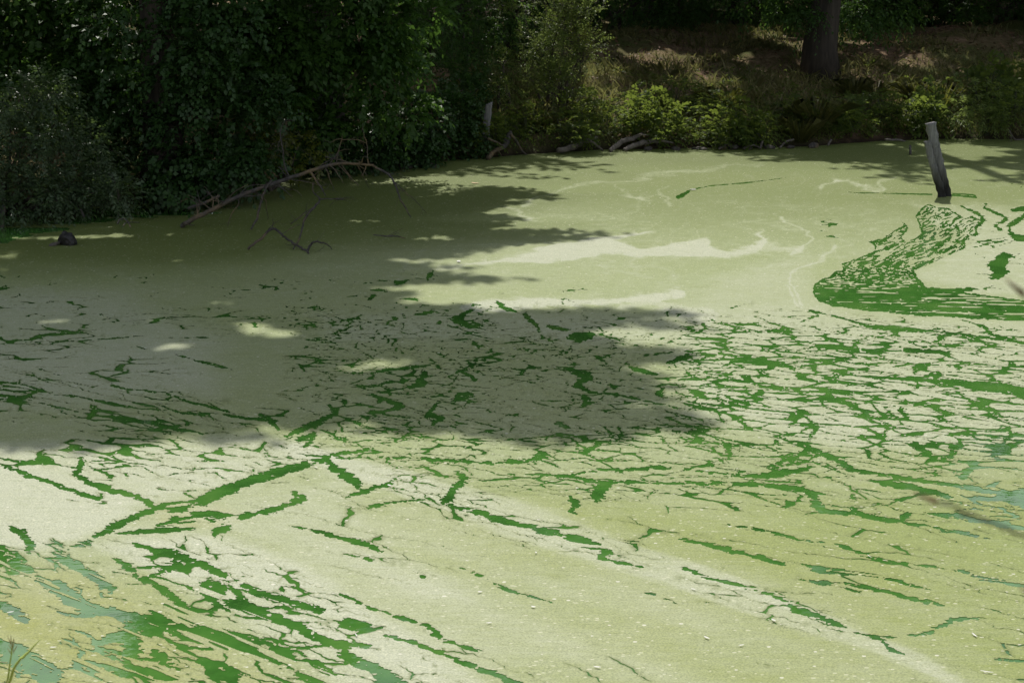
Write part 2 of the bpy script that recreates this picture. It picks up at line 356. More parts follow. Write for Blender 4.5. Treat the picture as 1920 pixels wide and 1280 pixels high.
    su = x * np.cos(ang) + y * np.sin(ang); sv = -x * np.sin(ang) + y * np.cos(ang)
    strip = fbm(su * 1.8, sv * 24, 74, 3, .55)
    gap[sel] = np.where(strip > .69, np.clip((strip - .69) * 20, .02, 2), gap[sel])

    # olive crumbs inside the star-shaped lead at the lower left
    st = soft_poly(px, py, [(290,955),(340,942),(440,955),(450,980),(390,990),(300,985)], 8)
    sel = st > .3
    gap[sel] = np.where(fbm(X[sel] * 9 + Y[sel] * 5, Y[sel] * 26 - X[sel] * 12, 71, 3) > .52, 1.0, gap[sel])

    # dark open water under the far left bushes, with torn wisps
    m = soft_poly(px, py, [(-500,380),(0,396),(130,392),(262,384),(300,392),(420,398),(340,408),(250,412),(150,424),(40,452),(-60,470),(-500,480)], 12)
    sel = m > .02
    wis = fbm(X[sel] * .9, Y[sel] * 3.5, 72, 4)
    gap[sel] = np.where(wis * 1.5 + .35 - m[sel] * .78 > .50, gap[sel], -1.0)
    # crumbs adrift in the open leads
    sel = (gap < -.25) & (py > 560)
    cr = fbm(X[sel] * 24, Y[sel] * 30, 73, 2, .7)
    gap[sel] = np.where(cr > .76, .3, gap[sel])

    # ---- how dry / pale the crust is
    flow_u = X * math.cos(-.7) + Y * math.sin(-.7); flow_v = -X * math.sin(-.7) + Y * math.cos(-.7)
    near = smooth(820, 1000, py)
    base = 0.30 + 0.50 * (fbm(flow_u * .5, flow_v * 3.0, 81, 4) - .5) * near + 0.3 * (fbm(X * .45, Y * .8, 82, 4) - .5)
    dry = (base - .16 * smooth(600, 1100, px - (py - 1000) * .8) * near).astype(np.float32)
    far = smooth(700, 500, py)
    wig_x = px + (fbm(X * 1.2, Y * 1.2, 83, 4) - .5) * (30 + 60 * far); wig_y = py + (fbm(X * 1.2, Y * 1.2, 84, 4) - .5) * (14 + 6 * far) + (fbm(X * 5, Y * 5, 93, 3) - .5) * 7 * far
    fibre = fbm(flow_u * 1.6, flow_v * 17, 92, 4, .6)
    def pale(poly, soft, amt):
        nonlocal dry
        dry = dry + amt * soft_poly(wig_x, wig_y, poly, soft) * (.6 + .7 * fibre)
    def paleline(line, soft, amt):
        nonlocal dry
        g = line_gap(wig_x, wig_y, line) + (fibre - .5) * soft * 2.4
        dry = dry + amt * smooth(soft, -soft * .4, g) * (.65 + .6 * fibre)
    pale([(-500,835),(250,828),(480,815),(640,850),(440,905),(280,945),(100,1030),(-500,1000)], 30, .50)
    paleline([(560,840,6),(640,868,14),(760,905,22),(880,948,24),(1000,985,26),(1120,1025,26),(1250,1065,26),(1400,1120,24),(1560,1180,17),(1720,1240,12),(1800,1290,8)], 13, .48)
    pale([(180,1020),(420,1000),(560,1060),(760,1190),(900,1285),(640,1290),(430,1140)], 26, .42)
    pale([(300,960),(560,930),(640,900),(700,1000),(900,1120),(800,1130),(560,1020)], 30, .22)
    pale([(-500,840),(640,850),(1000,980),(1500,1290),(1500,1500),(300,1500),(560,1290),(180,1030),(-500,1010)], 90, .20)
    pale([(1250,590),(1500,590),(2500,620),(2500,860),(1600,840),(1300,780)], 40, .38)
    pale([(1700,380),(2500,380),(2500,560),(1820,545),(1720,520),(1820,460)], 25, .35)
    pale([(-500,540),(240,560),(420,640),(400,740),(-500,790)], 60, .40)
    pale([(600,590),(1250,590),(1250,640),(620,640)], 25, .25)
    pale([(862,492),(930,480),(1000,468),(1070,455),(1130,442),(1235,430),(1150,452),(1210,466),(1280,452),(1340,446),(1335,480),(1260,476),(1150,479),(1050,486),(950,489)], 4, .75)
    paleline([(860,492,2),(820,500,1)], 4, .4)
    paleline([(1330,470,9),(1370,476,7),(1405,470,5),(1428,458,4),(1433,440,3)], 5, .7)
    paleline([(1433,460,6),(1470,466,5),(1500,462,3)], 6, .35)
    paleline([(860,580,5),(900,573,9),(980,570,10),(1080,564,6),(1180,560,5),(1240,552,7),(1280,546,6)], 5, .8)
    paleline([(1180,575,3),(1230,565,5),(1290,585,6),(1340,590,8)], 7, .45)
    pale([(1400,500),(1520,470),(1530,560),(1600,585),(1500,590),(1350,590),(1250,580)], 30, .22)
    for ln in ([(980,388,2),(1030,362,2),(1080,347,2),(1140,336,1.5),(1230,327,2),(1320,322,3),(1430,308,1)],[(940,392,2),(985,405,1.5),(1020,412,1)],
               [(1560,357,1),(1550,348,2),(1567,338,2),(1600,340,2),(1633,350,2),(1660,355,2.5),(1673,340,2),(1693,337,1)],
               [(1485,410,2),(1500,435,2),(1510,458,2.5),(1480,475,2)],[(1572,461,2),(1526,486,2),(1485,516,2),(1483,540,1.5),(1487,557,1.5),(1507,573,1.5)],
               [(1470,540,1.5),(1478,560,1.5),(1500,578,1.5)],[(1150,345,1),(1160,360,1),(1200,375,1)],[(1240,350,1),(1225,370,1),(1245,385,1)]):
        paleline(ln, 3.0, .42)
    # faint drift lines curling through the far, solid scum
    wx = X + 1.6 * (fbm(X * .35, Y * .35, 85, 3) - .5); wy = Y + 2.6 * (fbm(X * .35, Y * .35, 86, 3) - .5)
    rid = 1 - np.abs(fbm(wx * .9, wy * .9, 87, 4) - .5) * 2
    dry = dry + 0.16 * smooth(.955, .995, rid) * smooth(640, 480, py) + 0.10 * smooth(.9, 1, 1 - np.abs(fbm(wx * 2.4, wy * 3.4, 88, 3) - .5) * 2) * smooth(700, 420, py)
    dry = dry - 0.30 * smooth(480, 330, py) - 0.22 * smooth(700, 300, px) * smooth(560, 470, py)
    # each raft is a little different from its neighbour
    _, ru, rv = cells((X * .84 + Y * -.54) / .5, (X * .54 + Y * .84) / .22, 89)
    dry = dry + 0.12 * (_hash(np.floor(ru * 7).astype(np.int64), np.floor(rv * 7).astype(np.int64), 90) - .5) * smooth(620, 800, py)
    yel = np.clip(soft_poly(wig_x, wig_y, [(-500,1100),(140,1060),(420,1200),(560,1290),(560,1500),(-500,1500)], 60) * .5 + near * .35 + st * .9
                  + .5 * (fbm(X * .8, Y * .8, 91, 3) - .5), 0, 1)
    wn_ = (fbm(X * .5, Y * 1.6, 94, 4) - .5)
    wet_shade = np.clip(smooth(1150, 480, px + (py - 400) * .6 + wn_ * 500) * smooth(560, 430, py + wn_ * 70) + .55 * smooth(330, 285, py) + .62 * smooth(520, 360, py) * np.clip(1.35 - dry * 2.2, 0, 1), 0, 1)  # wet green scum; at far left mostly tree shade painted into the colour
    wet_shade = np.maximum(wet_shade, .75 * np.clip(1 - np.abs(gap) / .16, 0, 1) * smooth(480, 620, py))      # soaked margins of the rafts
    return gap, np.clip(dry, 0, 1).astype(np.float32), yel.astype(np.float32), wet_shade.astype(np.float32)
# ------------------------------------------------------------------ building helpers
COL = scene.collection

def link(name, mesh, parent=None):
    o = bpy.data.objects.new(name, mesh)
    COL.objects.link(o)
    if parent is not None: o.parent = parent
    return o

def tag(o, label=None, category=None, group=None, kind=None):
    if label: o["label"] = label
    if category: o["category"] = category
    if group: o["group"] = group
    if kind: o["kind"] = kind
    return o

def thing(name, loc, label, category, group=None):
    o = bpy.data.objects.new(name, None)
    o.empty_display_size = 0.2
    COL.objects.link(o)
    o.location = loc
    return tag(o, label, category, group)

def raw_mesh(name, V, loops, starts, mat=None, attrs=None, smooth_shade=False):
    me = bpy.data.meshes.new(name)
    V = np.asarray(V, np.float32)
    me.vertices.add(len(V)); me.vertices.foreach_set("co", V.ravel())
    me.loops.add(len(loops)); me.loops.foreach_set("vertex_index", np.asarray(loops, np.int32))
    me.polygons.add(len(starts)); me.polygons.foreach_set("loop_start", np.asarray(starts, np.int32))
    for k, a in (attrs or {}).items():
        at_ = me.attributes.new(k, 'FLOAT', 'POINT'); at_.data.foreach_set("value", np.asarray(a, np.float32))
    me.update(calc_edges=True)
    if smooth_shade: me.polygons.foreach_set("use_smooth", np.ones(len(starts), bool))
    if mat: me.materials.append(mat)
    return me

def quad_mesh(name, V, Q, mat=None, attrs=None, smooth_shade=False):
    Q = np.asarray(Q, np.int32)
    return raw_mesh(name, V, Q.ravel(), np.arange(len(Q)) * Q.shape[1], mat, attrs, smooth_shade)

class Tubes:
    """tapering, slightly crooked limbs collected into one mesh"""
    def __init__(self, sides=7): self.V = []; self.Q = []; self.n = 0; self.s = sides
    def add(self, pts, radii, rough=0.12, cap=True, seed=0, sides=None, flat=1.0):
        s = sides or self.s
        P = np.array([tuple(p) for p in pts], np.float64); m = len(P)
        R = np.asarray(radii, np.float64)
        if R.ndim == 0: R = np.full(m, float(R))
        T = np.gradient(P, axis=0); T /= np.linalg.norm(T, axis=1)[:, None] + 1e-9
        ref = np.array([0.13, 0.31, 0.94]);
        if abs(T[0] @ ref) > .9: ref = np.array([1.0, 0.1, 0.05])
        A = np.cross(T, ref); A /= np.linalg.norm(A, axis=1)[:, None] + 1e-9
        B = np.cross(T, A)
        rng = np.random.default_rng(seed + int(abs(P[0, 0]) * 1000) % 9999)
        k = np.arange(s) / s * 2 * math.pi
        lobe = 1 + rough * (rng.random(s) - .5) * 2
        ring = []
        for i in range(m):
            j = 1 + rough * .6 * (rng.random(s) - .5)
            r = (R[i] * lobe * j)[:, None]
            ring.append(P[i] + r * (np.cos(k)[:, None] * A[i] + flat * np.sin(k)[:, None] * B[i]))
        V = np.concatenate(ring)
        b = self.n
        for i in range(m - 1):
            for a in range(s):
                c = (a + 1) % s
                self.Q.append((b + i * s + a, b + i * s + c, b + (i + 1) * s + c, b + (i + 1) * s + a))
        self.n += len(V); self.V.append(V)
        if cap:
            for i, end in ((0, P[0]), (m - 1, P[-1])):
                self.V.append(np.array([end])); ci = self.n; self.n += 1
                for a in range(s):
                    c = (a + 1) % s
                    q = (b + i * s + c, b + i * s + a, ci, ci) if i == 0 else (b + i * s + a, b + i * s + c, ci, ci)
                    self.Q.append(q)
        return self
    def mesh(self, name, mat, origin=(0, 0, 0)):
        V = np.concatenate(self.V) - np.array(origin)
        loops = []; starts = []
        for q in self.Q:
            starts.append(len(loops))
            loops.extend(q[:3] if q[2] == q[3] else q)
        return raw_mesh(name, V, loops, starts, mat, None, True)

def bend(pts, n=5, wob=0.02, seed=0):
    """subdivide a polyline smoothly and make it crooked"""
    P = np.array([tuple(p) for p in pts], float)
    if len(P) < 2: return P
    t = np.arange(len(P)); tt = np.linspace(0, len(P) - 1, (len(P) - 1) * n + 1)
    out = []
    for x in tt:
        i = min(int(x), len(P) - 2); f = x - i
        p0 = P[max(i - 1, 0)]; p1 = P[i]; p2 = P[i + 1]; p3 = P[min(i + 2, len(P) - 1)]
        out.append(.5 * ((2 * p1) + (-p0 + p2) * f + (2 * p0 - 5 * p1 + 4 * p2 - p3) * f * f + (-p0 + 3 * p1 - 3 * p2 + p3) * f ** 3))
    out = np.array(out)
    rng = np.random.default_rng(seed)
    w = (rng.random(out.shape) - .5) * 2 * wob; w[0] = 0; w[-1] = 0
    return out + w

def lerp_r(r, n):
    r = np.asarray(r, float)
    return np.interp(np.linspace(0, len(r) - 1, n), np.arange(len(r)), r)

# ------------------------------------------------------------------ materials
def new_mat(name):
    m = bpy.data.materials.new(name); m.use_nodes = True
    nt = m.node_tree
    for n in list(nt.nodes): nt.nodes.remove(n)
    out = nt.nodes.new("ShaderNodeOutputMaterial")
    return m, nt, out

def N(nt, t, **kw):
    n = nt.nodes.new(t)
    for k, v in kw.items():
        if k.startswith("i_"):
            key = k[2:]
            n.inputs[int(key) if key.isdigit() else key.replace("_", " ")].default_value = v
        else: setattr(n, k, v)
    return n

def math_n(nt, op, a, b=None, clamp=False):
    n = nt.nodes.new("ShaderNodeMath"); n.operation = op; n.use_clamp = clamp
    for i, x in enumerate((a, b)):
        if x is None: continue
        if isinstance(x, (int, float)): n.inputs[i].default_value = x
        else: nt.links.new(x, n.inputs[i])
    return n.outputs[0]

def mix_c(nt, fac, a, b, mode='MIX'):
    n = nt.nodes.new("ShaderNodeMix"); n.data_type = 'RGBA'; n.blend_type = mode
    for i, x in ((0, fac), (6, a), (7, b)):
        if isinstance(x, (int, float)): n.inputs[i].default_value = x
        elif isinstance(x, tuple): n.inputs[i].default_value = x if len(x) == 4 else x + (1,)
        else: nt.links.new(x, n.inputs[i])
    return n.outputs[2]

def ramp(nt, fac, stops):
    n = nt.nodes.new("ShaderNodeValToRGB")
    e = n.color_ramp.elements
    while len(e) < len(stops): e.new(0.5)
    for x, (p, c) in zip(e, stops):
        x.position = p; x.color = c if len(c) == 4 else c + (1,)
    nt.links.new(fac, n.inputs[0])
    return n.outputs[0]

def coords(nt, scale=(1, 1, 1), rot=(0, 0, 0), obj=False):
    tc = nt.nodes.new("ShaderNodeTexCoord")
    mp = nt.nodes.new("ShaderNodeMapping")
    mp.inputs['Scale'].default_value = scale; mp.inputs['Rotation'].default_value = rot
    nt.links.new(tc.outputs['Object'], mp.inputs[0])
    return mp.outputs[0]

def noise(nt, vec, scale, detail=3, rough=0.5, dist=0.0):
    n = nt.nodes.new("ShaderNodeTexNoise")
    n.inputs['Scale'].default_value = scale; n.inputs['Detail'].default_value = detail
    n.inputs['Roughness'].default_value = rough; n.inputs['Distortion'].default_value = dist
    nt.links.new(vec, n.inputs['Vector'])
    return n.outputs[0]

def leaf_mat(name, dark, light, gloss=0.42, trans=0.35, tcol=None, spec=0.5):
    m, nt, out = new_mat(name)
    at_ = N(nt, "ShaderNodeAttribute", attribute_name="tint")
    col = mix_c(nt, at_.outputs['Fac'], dark, light)
    p = N(nt, "ShaderNodeBsdfPrincipled", i_Roughness=gloss)
    p.inputs['Specular IOR Level'].default_value = spec
    nt.links.new(col, p.inputs['Base Color'])
    t = N(nt, "ShaderNodeBsdfTranslucent")
    tc = tcol or tuple(min(1, c * f) for c, f in zip(light, (1.5, 1.7, 0.7)))
    tcc = mix_c(nt, at_.outputs['Fac'], tuple(c * .6 for c in tc), tc)
    nt.links.new(tcc, t.inputs[0])
    mx = N(nt, "ShaderNodeMixShader", i_0=trans)
    nt.links.new(p.outputs[0], mx.inputs[1]); nt.links.new(t.outputs[0], mx.inputs[2])
    nt.links.new(mx.outputs[0], out.inputs[0])
    return m

def bark_mat(name, c1, c2, c3=None, sx=14, sz=1.6, bump=0.6, stain=None):
    m, nt, out = new_mat(name)
    v = coords(nt, (sx, sx, sz))
    n1 = noise(nt, v, 1.0, 6, .62, .6)
    v2 = coords(nt)
    n2 = noise(nt, v2, 2.3, 4, .6)
    col = ramp(nt, n1, [(0.3, c1), (0.7, c2)])
    if c3: col = mix_c(nt, math_n(nt, 'MULTIPLY_ADD', n2, 3.0, True) if False else ramp(nt, n2, [(.5, (0, 0, 0)), (.68, (1, 1, 1))]), col, c3)
    p = N(nt, "ShaderNodeBsdfPrincipled", i_Roughness=0.85)
    if stain:   # dark wet band where the wood stands in water
        geo = N(nt, "ShaderNodeNewGeometry"); sep = N(nt, "ShaderNodeSeparateXYZ")
        nt.links.new(geo.outputs['Position'], sep.inputs[0])
        wob = math_n(nt, 'MULTIPLY', math_n(nt, 'SUBTRACT', noise(nt, coords(nt, (9, 9, 2)), 1.0, 4), 0.5), 0.5)
        z = math_n(nt, 'ADD', sep.outputs[2], wob)
        f = N(nt, "ShaderNodeMapRange"); f.inputs[1].default_value = stain[0]; f.inputs[2].default_value = stain[1]
        f.inputs[3].default_value = 1; f.inputs[4].default_value = 0
        nt.links.new(z, f.inputs[0])
        col = mix_c(nt, f.outputs[0], col, stain[2])
    nt.links.new(col, p.inputs['Base Color'])
    b = N(nt, "ShaderNodeBump", i_Strength=bump, i_Distance=0.02)
    nt.links.new(n1, b.inputs['Height']); nt.links.new(b.outputs[0], p.inputs['Normal'])
    nt.links.new(p.outputs[0], out.inputs[0])
    return m

def scum_mat():
    m, nt, out = new_mat("algae_crust")
    dry = N(nt, "ShaderNodeAttribute", attribute_name="dry").outputs['Fac']
    yel = N(nt, "ShaderNodeAttribute", attribute_name="yellow").outputs['Fac']
    v = coords(nt, (1, 1, 1), (0, 0, 0.62))
    vs = coords(nt, (0.18, 1.6, 1), (0, 0, 0.62))
    n_mid = noise(nt, v, 7.0, 5, .6)
    n_streak = noise(nt, vs, 22.0, 5, .65)
    n_fine = noise(nt, v, 95.0, 3, .7)
    d = math_n(nt, 'ADD', dry, math_n(nt, 'MULTIPLY', math_n(nt, 'SUBTRACT', n_streak, .5), .55))
    d = math_n(nt, 'ADD', d, math_n(nt, 'MULTIPLY', math_n(nt, 'SUBTRACT', n_mid, .5), .35), True)
    wet_shade = mix_c(nt, yel, (0.228, 0.282, 0.088), (0.275, 0.298, 0.092))
    col = mix_c(nt, d, wet_shade, (0.440, 0.462, 0.338))
    soak_shade = N(nt, "ShaderNodeAttribute", attribute_name="wet_shade").outputs['Fac']  # soaked scum, plus the tree shade painted in at far left
    col = mix_c(nt, math_n(nt, 'MULTIPLY', soak_shade, .88), col, (0.122, 0.155, 0.038))
    # hairline wrinkles drawn out along the drift
    wr = noise(nt, coords(nt, (0.30, 2.0, 1), (0, 0, 0.55)), 6.0, 4, .6, .4)
    rid = math_n(nt, 'ABSOLUTE', math_n(nt, 'SUBTRACT', wr, .5))
    col = mix_c(nt, math_n(nt, 'MULTIPLY', math_n(nt, 'LESS_THAN', rid, .006), .38), col, (0.17, 0.20, 0.07))
    # crumbs: fine light and dark grain
    g = ramp(nt, n_fine, [(.26, (.58, .60, .52)), (.5, (1, 1, 1)), (.72, (1.30, 1.27, 1.22))])
    col = mix_c(nt, 1.0, col, g, 'MULTIPLY')
    # seeds, dust and petals lying on the crust
    vo = N(nt, "ShaderNodeTexVoronoi", feature='F1'); vo.inputs['Scale'].default_value = 13.0
    vo.inputs['Randomness'].default_value = 1.0
    nt.links.new(coords(nt, (1, 1.4, 1), (0, 0, 0.5)), vo.inputs['Vector'])
    sep = N(nt, "ShaderNodeSeparateColor"); nt.links.new(vo.outputs['Color'], sep.inputs[0])
    size = math_n(nt, 'MULTIPLY', math_n(nt, 'POWER', sep.outputs[0], 6.0), 0.17)
    fleck = math_n(nt, 'LESS_THAN', vo.outputs['Distance'], size)
    col = mix_c(nt, math_n(nt, 'MULTIPLY', fleck, .75), col, (0.72, 0.70, 0.60))
    vo2 = N(nt, "ShaderNodeTexVoronoi", feature='F1'); vo2.inputs['Scale'].default_value = 45.0
    nt.links.new(coords(nt, (.6, 1.2, 1), (0, 0, 0.6)), vo2.inputs['Vector'])
    sep2 = N(nt, "ShaderNodeSeparateColor"); nt.links.new(vo2.outputs['Color'], sep2.inputs[0])
    size2 = math_n(nt, 'MULTIPLY', math_n(nt, 'POWER', sep2.outputs[1], 4.0), 0.36)
    fleck2 = math_n(nt, 'LESS_THAN', vo2.outputs['Distance'], size2)
    col = mix_c(nt, math_n(nt, 'MULTIPLY', fleck2, .6), col, (0.66, 0.65, 0.48))
    p = N(nt, "ShaderNodeBsdfPrincipled", i_Roughness=0.62)
    p.inputs['Specular IOR Level'].default_value = 0.25
    nt.links.new(col, p.inputs['Base Color'])
    b = N(nt, "ShaderNodeBump", i_Strength=0.35, i_Distance=0.006)
    hgt = math_n(nt, 'ADD', n_fine, math_n(nt, 'MULTIPLY', n_streak, 1.2))
    nt.links.new(hgt, b.inputs['Height']); nt.links.new(b.outputs[0], p.inputs['Normal'])
    nt.links.new(p.outputs[0], out.inputs[0])
    return m

def water_mat():
    m, nt, out = new_mat("algae_green_water")
    v = coords(nt)
    n1 = noise(nt, v, 1.9, 5, .65); n2 = noise(nt, coords(nt, (1, 2, 1)), 26.0, 4, .7)
    col = ramp(nt, n1, [(.25, (0.020, 0.075, 0.013)), (.48, (0.055, 0.170, 0.028)), (.72, (0.105, 0.235, 0.048))])
    col = mix_c(nt, ramp(nt, n2, [(.55, (0, 0, 0)), (.8, (.5, .5, .5))]), col, (0.12, 0.22, 0.05))
    p = N(nt, "ShaderNodeBsdfPrincipled", i_Roughness=0.03)
    p.inputs['IOR'].default_value = 1.7
    nt.links.new(col, p.inputs['Base Color'])
    b = N(nt, "ShaderNodeBump", i_Strength=0.10, i_Distance=0.01)
    nt.links.new(noise(nt, coords(nt, (1, 2.5, 1)), 7.0, 3, .55), b.inputs['Height']); nt.links.new(b.outputs[0], p.inputs['Normal'])
    nt.links.new(p.outputs[0], out.inputs[0])
    return m

def ground_mat():
    m, nt, out = new_mat("bank_soil_and_litter")
    v = coords(nt)
    n1 = noise(nt, v, 0.55, 5, .6); n2 = noise(nt, v, 6.0, 5, .7); n3 = noise(nt, v, 40.0, 3, .6)
    col = ramp(nt, n2, [(.32, (0.085, 0.058, 0.035)), (.5, (0.200, 0.135, 0.085)), (.7, (0.340, 0.235, 0.155))])
    geo = N(nt, "ShaderNodeNewGeometry"); sepz = N(nt, "ShaderNodeSeparateXYZ"); nt.links.new(geo.outputs['Position'], sepz.inputs[0])
    grn = ramp(nt, n3, [(.35, (0.050, 0.065, 0.018)), (.65, (0.130, 0.145, 0.045))])
    col = mix_c(nt, ramp(nt, n1, [(.40, (0, 0, 0)), (.60, (1, 1, 1))]), col, grn)
    mr = N(nt, "ShaderNodeMapRange"); mr.inputs[1].default_value = .05; mr.inputs[2].default_value = .30; mr.inputs[3].default_value = 1; mr.inputs[4].default_value = 0
    nt.links.new(math_n(nt, 'ADD', sepz.outputs[2], math_n(nt, 'MULTIPLY', n2, .12)), mr.inputs[0])
    col = mix_c(nt, mr.outputs[0], col, (0.022, 0.017, 0.012))      # wet mud at the waterline
    p = N(nt, "ShaderNodeBsdfPrincipled", i_Roughness=0.95)
    p.inputs['Specular IOR Level'].default_value = 0.1
    nt.links.new(col, p.inputs['Base Color'])
    b = N(nt, "ShaderNodeBump", i_Strength=0.8, i_Distance=0.05)
    nt.links.new(n2, b.inputs['Height']); nt.links.new(b.outputs[0], p.inputs['Normal'])
    nt.links.new(p.outputs[0], out.inputs[0])
    return m

def plain_mat(name, c, rough=0.8, var=0.3, scale=20):
    m, nt, out = new_mat(name)
    n = noise(nt, coords(nt), scale, 4, .6)
    col = mix_c(nt, n, tuple(x * (1 - var) for x in c), tuple(min(1, x * (1 + var)) for x in c))
    p = N(nt, "ShaderNodeBsdfPrincipled", i_Roughness=rough)
    nt.links.new(col, p.inputs['Base Color']); nt.links.new(p.outputs[0], out.inputs[0])
    return m

M_SCUM = scum_mat(); M_WATER = water_mat(); M_GROUND = ground_mat()
M_WILLOW = leaf_mat("willow_leaf", (0.045, 0.080, 0.040), (0.120, 0.170, 0.088), gloss=0.42, trans=0.35, spec=.35)
M_BROAD = leaf_mat("broad_leaf", (0.020, 0.056, 0.012), (0.062, 0.132, 0.026), gloss=0.48, tcol=(.13, .26, .04), trans=0.40, spec=.3)
M_IVY = leaf_mat("ivy_leaf", (0.014, 0.042, 0.011), (0.046, 0.098, 0.024), gloss=0.45, trans=0.18, spec=.3)
M_BUSH = leaf_mat("bush_leaf", (0.080, 0.130, 0.030), (0.190, 0.250, 0.062), gloss=0.45, tcol=(.32, .42, .10), trans=0.50)
M_WEED = leaf_mat("weed_leaf", (0.030, 0.066, 0.012), (0.098, 0.142, 0.030), gloss=0.55, tcol=(.32, .42, .07), trans=0.48, spec=.22)
M_YEL = leaf_mat("yellow_green_leaf", (0.060, 0.085, 0.012), (0.150, 0.170, 0.030), gloss=0.45, trans=0.45)
M_GRASS = leaf_mat("grass_blade", (0.070, 0.105, 0.026), (0.320, 0.260, 0.115), gloss=0.55, tcol=(.36, .36, .12), trans=0.42)
M_CANOPY = leaf_mat("canopy_leaf", (0.022, 0.055, 0.012), (0.060, 0.110, 0.025), gloss=0.45, trans=0.30)
M_BARK = bark_mat("bark", (0.020, 0.016, 0.012), (0.075, 0.060, 0.045))
M_BARK_G = bark_mat("grey_bark", (0.035, 0.028, 0.024), (0.120, 0.100, 0.085))
M_DEAD = bark_mat("dead_branch_bark", (0.024, 0.021, 0.019), (0.105, 0.094, 0.084), (0.17, 0.12, 0.06), sx=20, sz=6, bump=.5)
M_POST = bark_mat("weathered_post_wood", (0.085, 0.085, 0.093), (0.250, 0.245, 0.250), None, sx=34, sz=1.3, bump=.7, stain=(0.10, 0.45, (0.018, 0.017, 0.016)))
M_PALE_WOOD = bark_mat("pale_driftwood", (0.060, 0.052, 0.044), (0.190, 0.165, 0.140), None, sx=16, sz=5, bump=.6)
M_ROCK = bark_mat("shore_rock", (0.045, 0.040, 0.035), (0.140, 0.122, 0.105), None, sx=5, sz=5, bump=.7)
M_WHITE = plain_mat("bleached_litter", (0.72, 0.70, 0.66), .7, .12)
M_TAN = plain_mat("tan_litter", (0.62, 0.42, 0.24), .7, .3)
M_DARK = plain_mat("wet_dark_wood", (0.016, 0.014, 0.013), .5, .4)

# ------------------------------------------------------------------ shoreline, water, ground
SHORE_PX = [(-700,420),(-300,405),(0,398),(120,392),(260,384),(380,366),(480,350),(560,330),(640,312),(740,312),(830,303),(900,297),(980,291),(1050,286),(1150,281),(1250,279),(1400,278),(1520,275),(1600,269),(1700,263),(1800,261),(1920,263),(2200,275)]
FAR_SHORE = [tuple(at(x, y))[:2] for x, y in SHORE_PX]
POND = FAR_SHORE + [(20.0, 22.0), (19.0, 10.0), (10.0, 5.2), (3.0, 4.9), (-3.0, 5.0), (-9.0, 5.6), (-15.0, 9.0), (-15.0, 16.0)]

def shore_dist(X, Y):
    return -poly_sd(np.asarray(X, float), np.asarray(Y, float), POND)      # > 0 on land

def ground_z(X, Y):
    X = np.asarray(X, float); Y = np.asarray(Y, float)
    s = shore_dist(X, Y)
    n = fbm(X * .7, Y * .7, 201, 4) - .5
    n2 = fbm(X * 2.6, Y * 2.6, 202, 3) - .5
    bank = 0.16 * smooth(-0.1, 0.5, s) + 0.155 * np.clip(s, 0, 7.5) + 0.03 * np.clip(s - 7.5, 0, 60) + (n * .45 + n2 * .18) * smooth(0, 1.4, s)
    near = smooth(7, 3, Y)
    bank = bank + near * 0.22 * np.clip(s, 0, 5)
    bed = -0.05 - np.clip(-s, 0, 3) * 0.35
    return np.where(s > 0, bank, np.minimum(bed, -0.02 + 0 * s))

def build_setting():
    gx = np.concatenate([-np.geomspace(400, 18, 16), np.arange(-17.5, 21.6, 0.30), np.geomspace(22, 400, 16)])
    gy = np.concatenate([-np.geomspace(300, 4, 14), np.arange(-3.5, 12, .5), np.arange(12, 46, 0.28), np.geomspace(46.5, 600, 20)])
    XX, YY = np.meshgrid(gx, gy)
    ZZ = ground_z(XX.ravel(), YY.ravel()).reshape(XX.shape)
    V = np.stack([XX, YY, ZZ], -1).reshape(-1, 3)
    r, c = XX.shape
    idx = np.arange(r * c).reshape(r, c)
    Q = np.stack([idx[:-1, :-1], idx[:-1, 1:], idx[1:, 1:], idx[1:, :-1]], -1).reshape(-1, 4)
    g = link("ground", quad_mesh("ground", V, Q, M_GROUND, None, True))
    tag(g, "brown and green sloping bank of soil and leaf litter round the pond", "bank", kind="structure")
    w = link("pond_water", quad_mesh("pond_water", [(-22, 3, 0), (24, 3, 0), (24, 34, 0), (-22, 34, 0)], [(0, 1, 2, 3)], M_WATER))
    tag(w, "bright green pond water showing between the rafts of scum", "water", kind="structure")

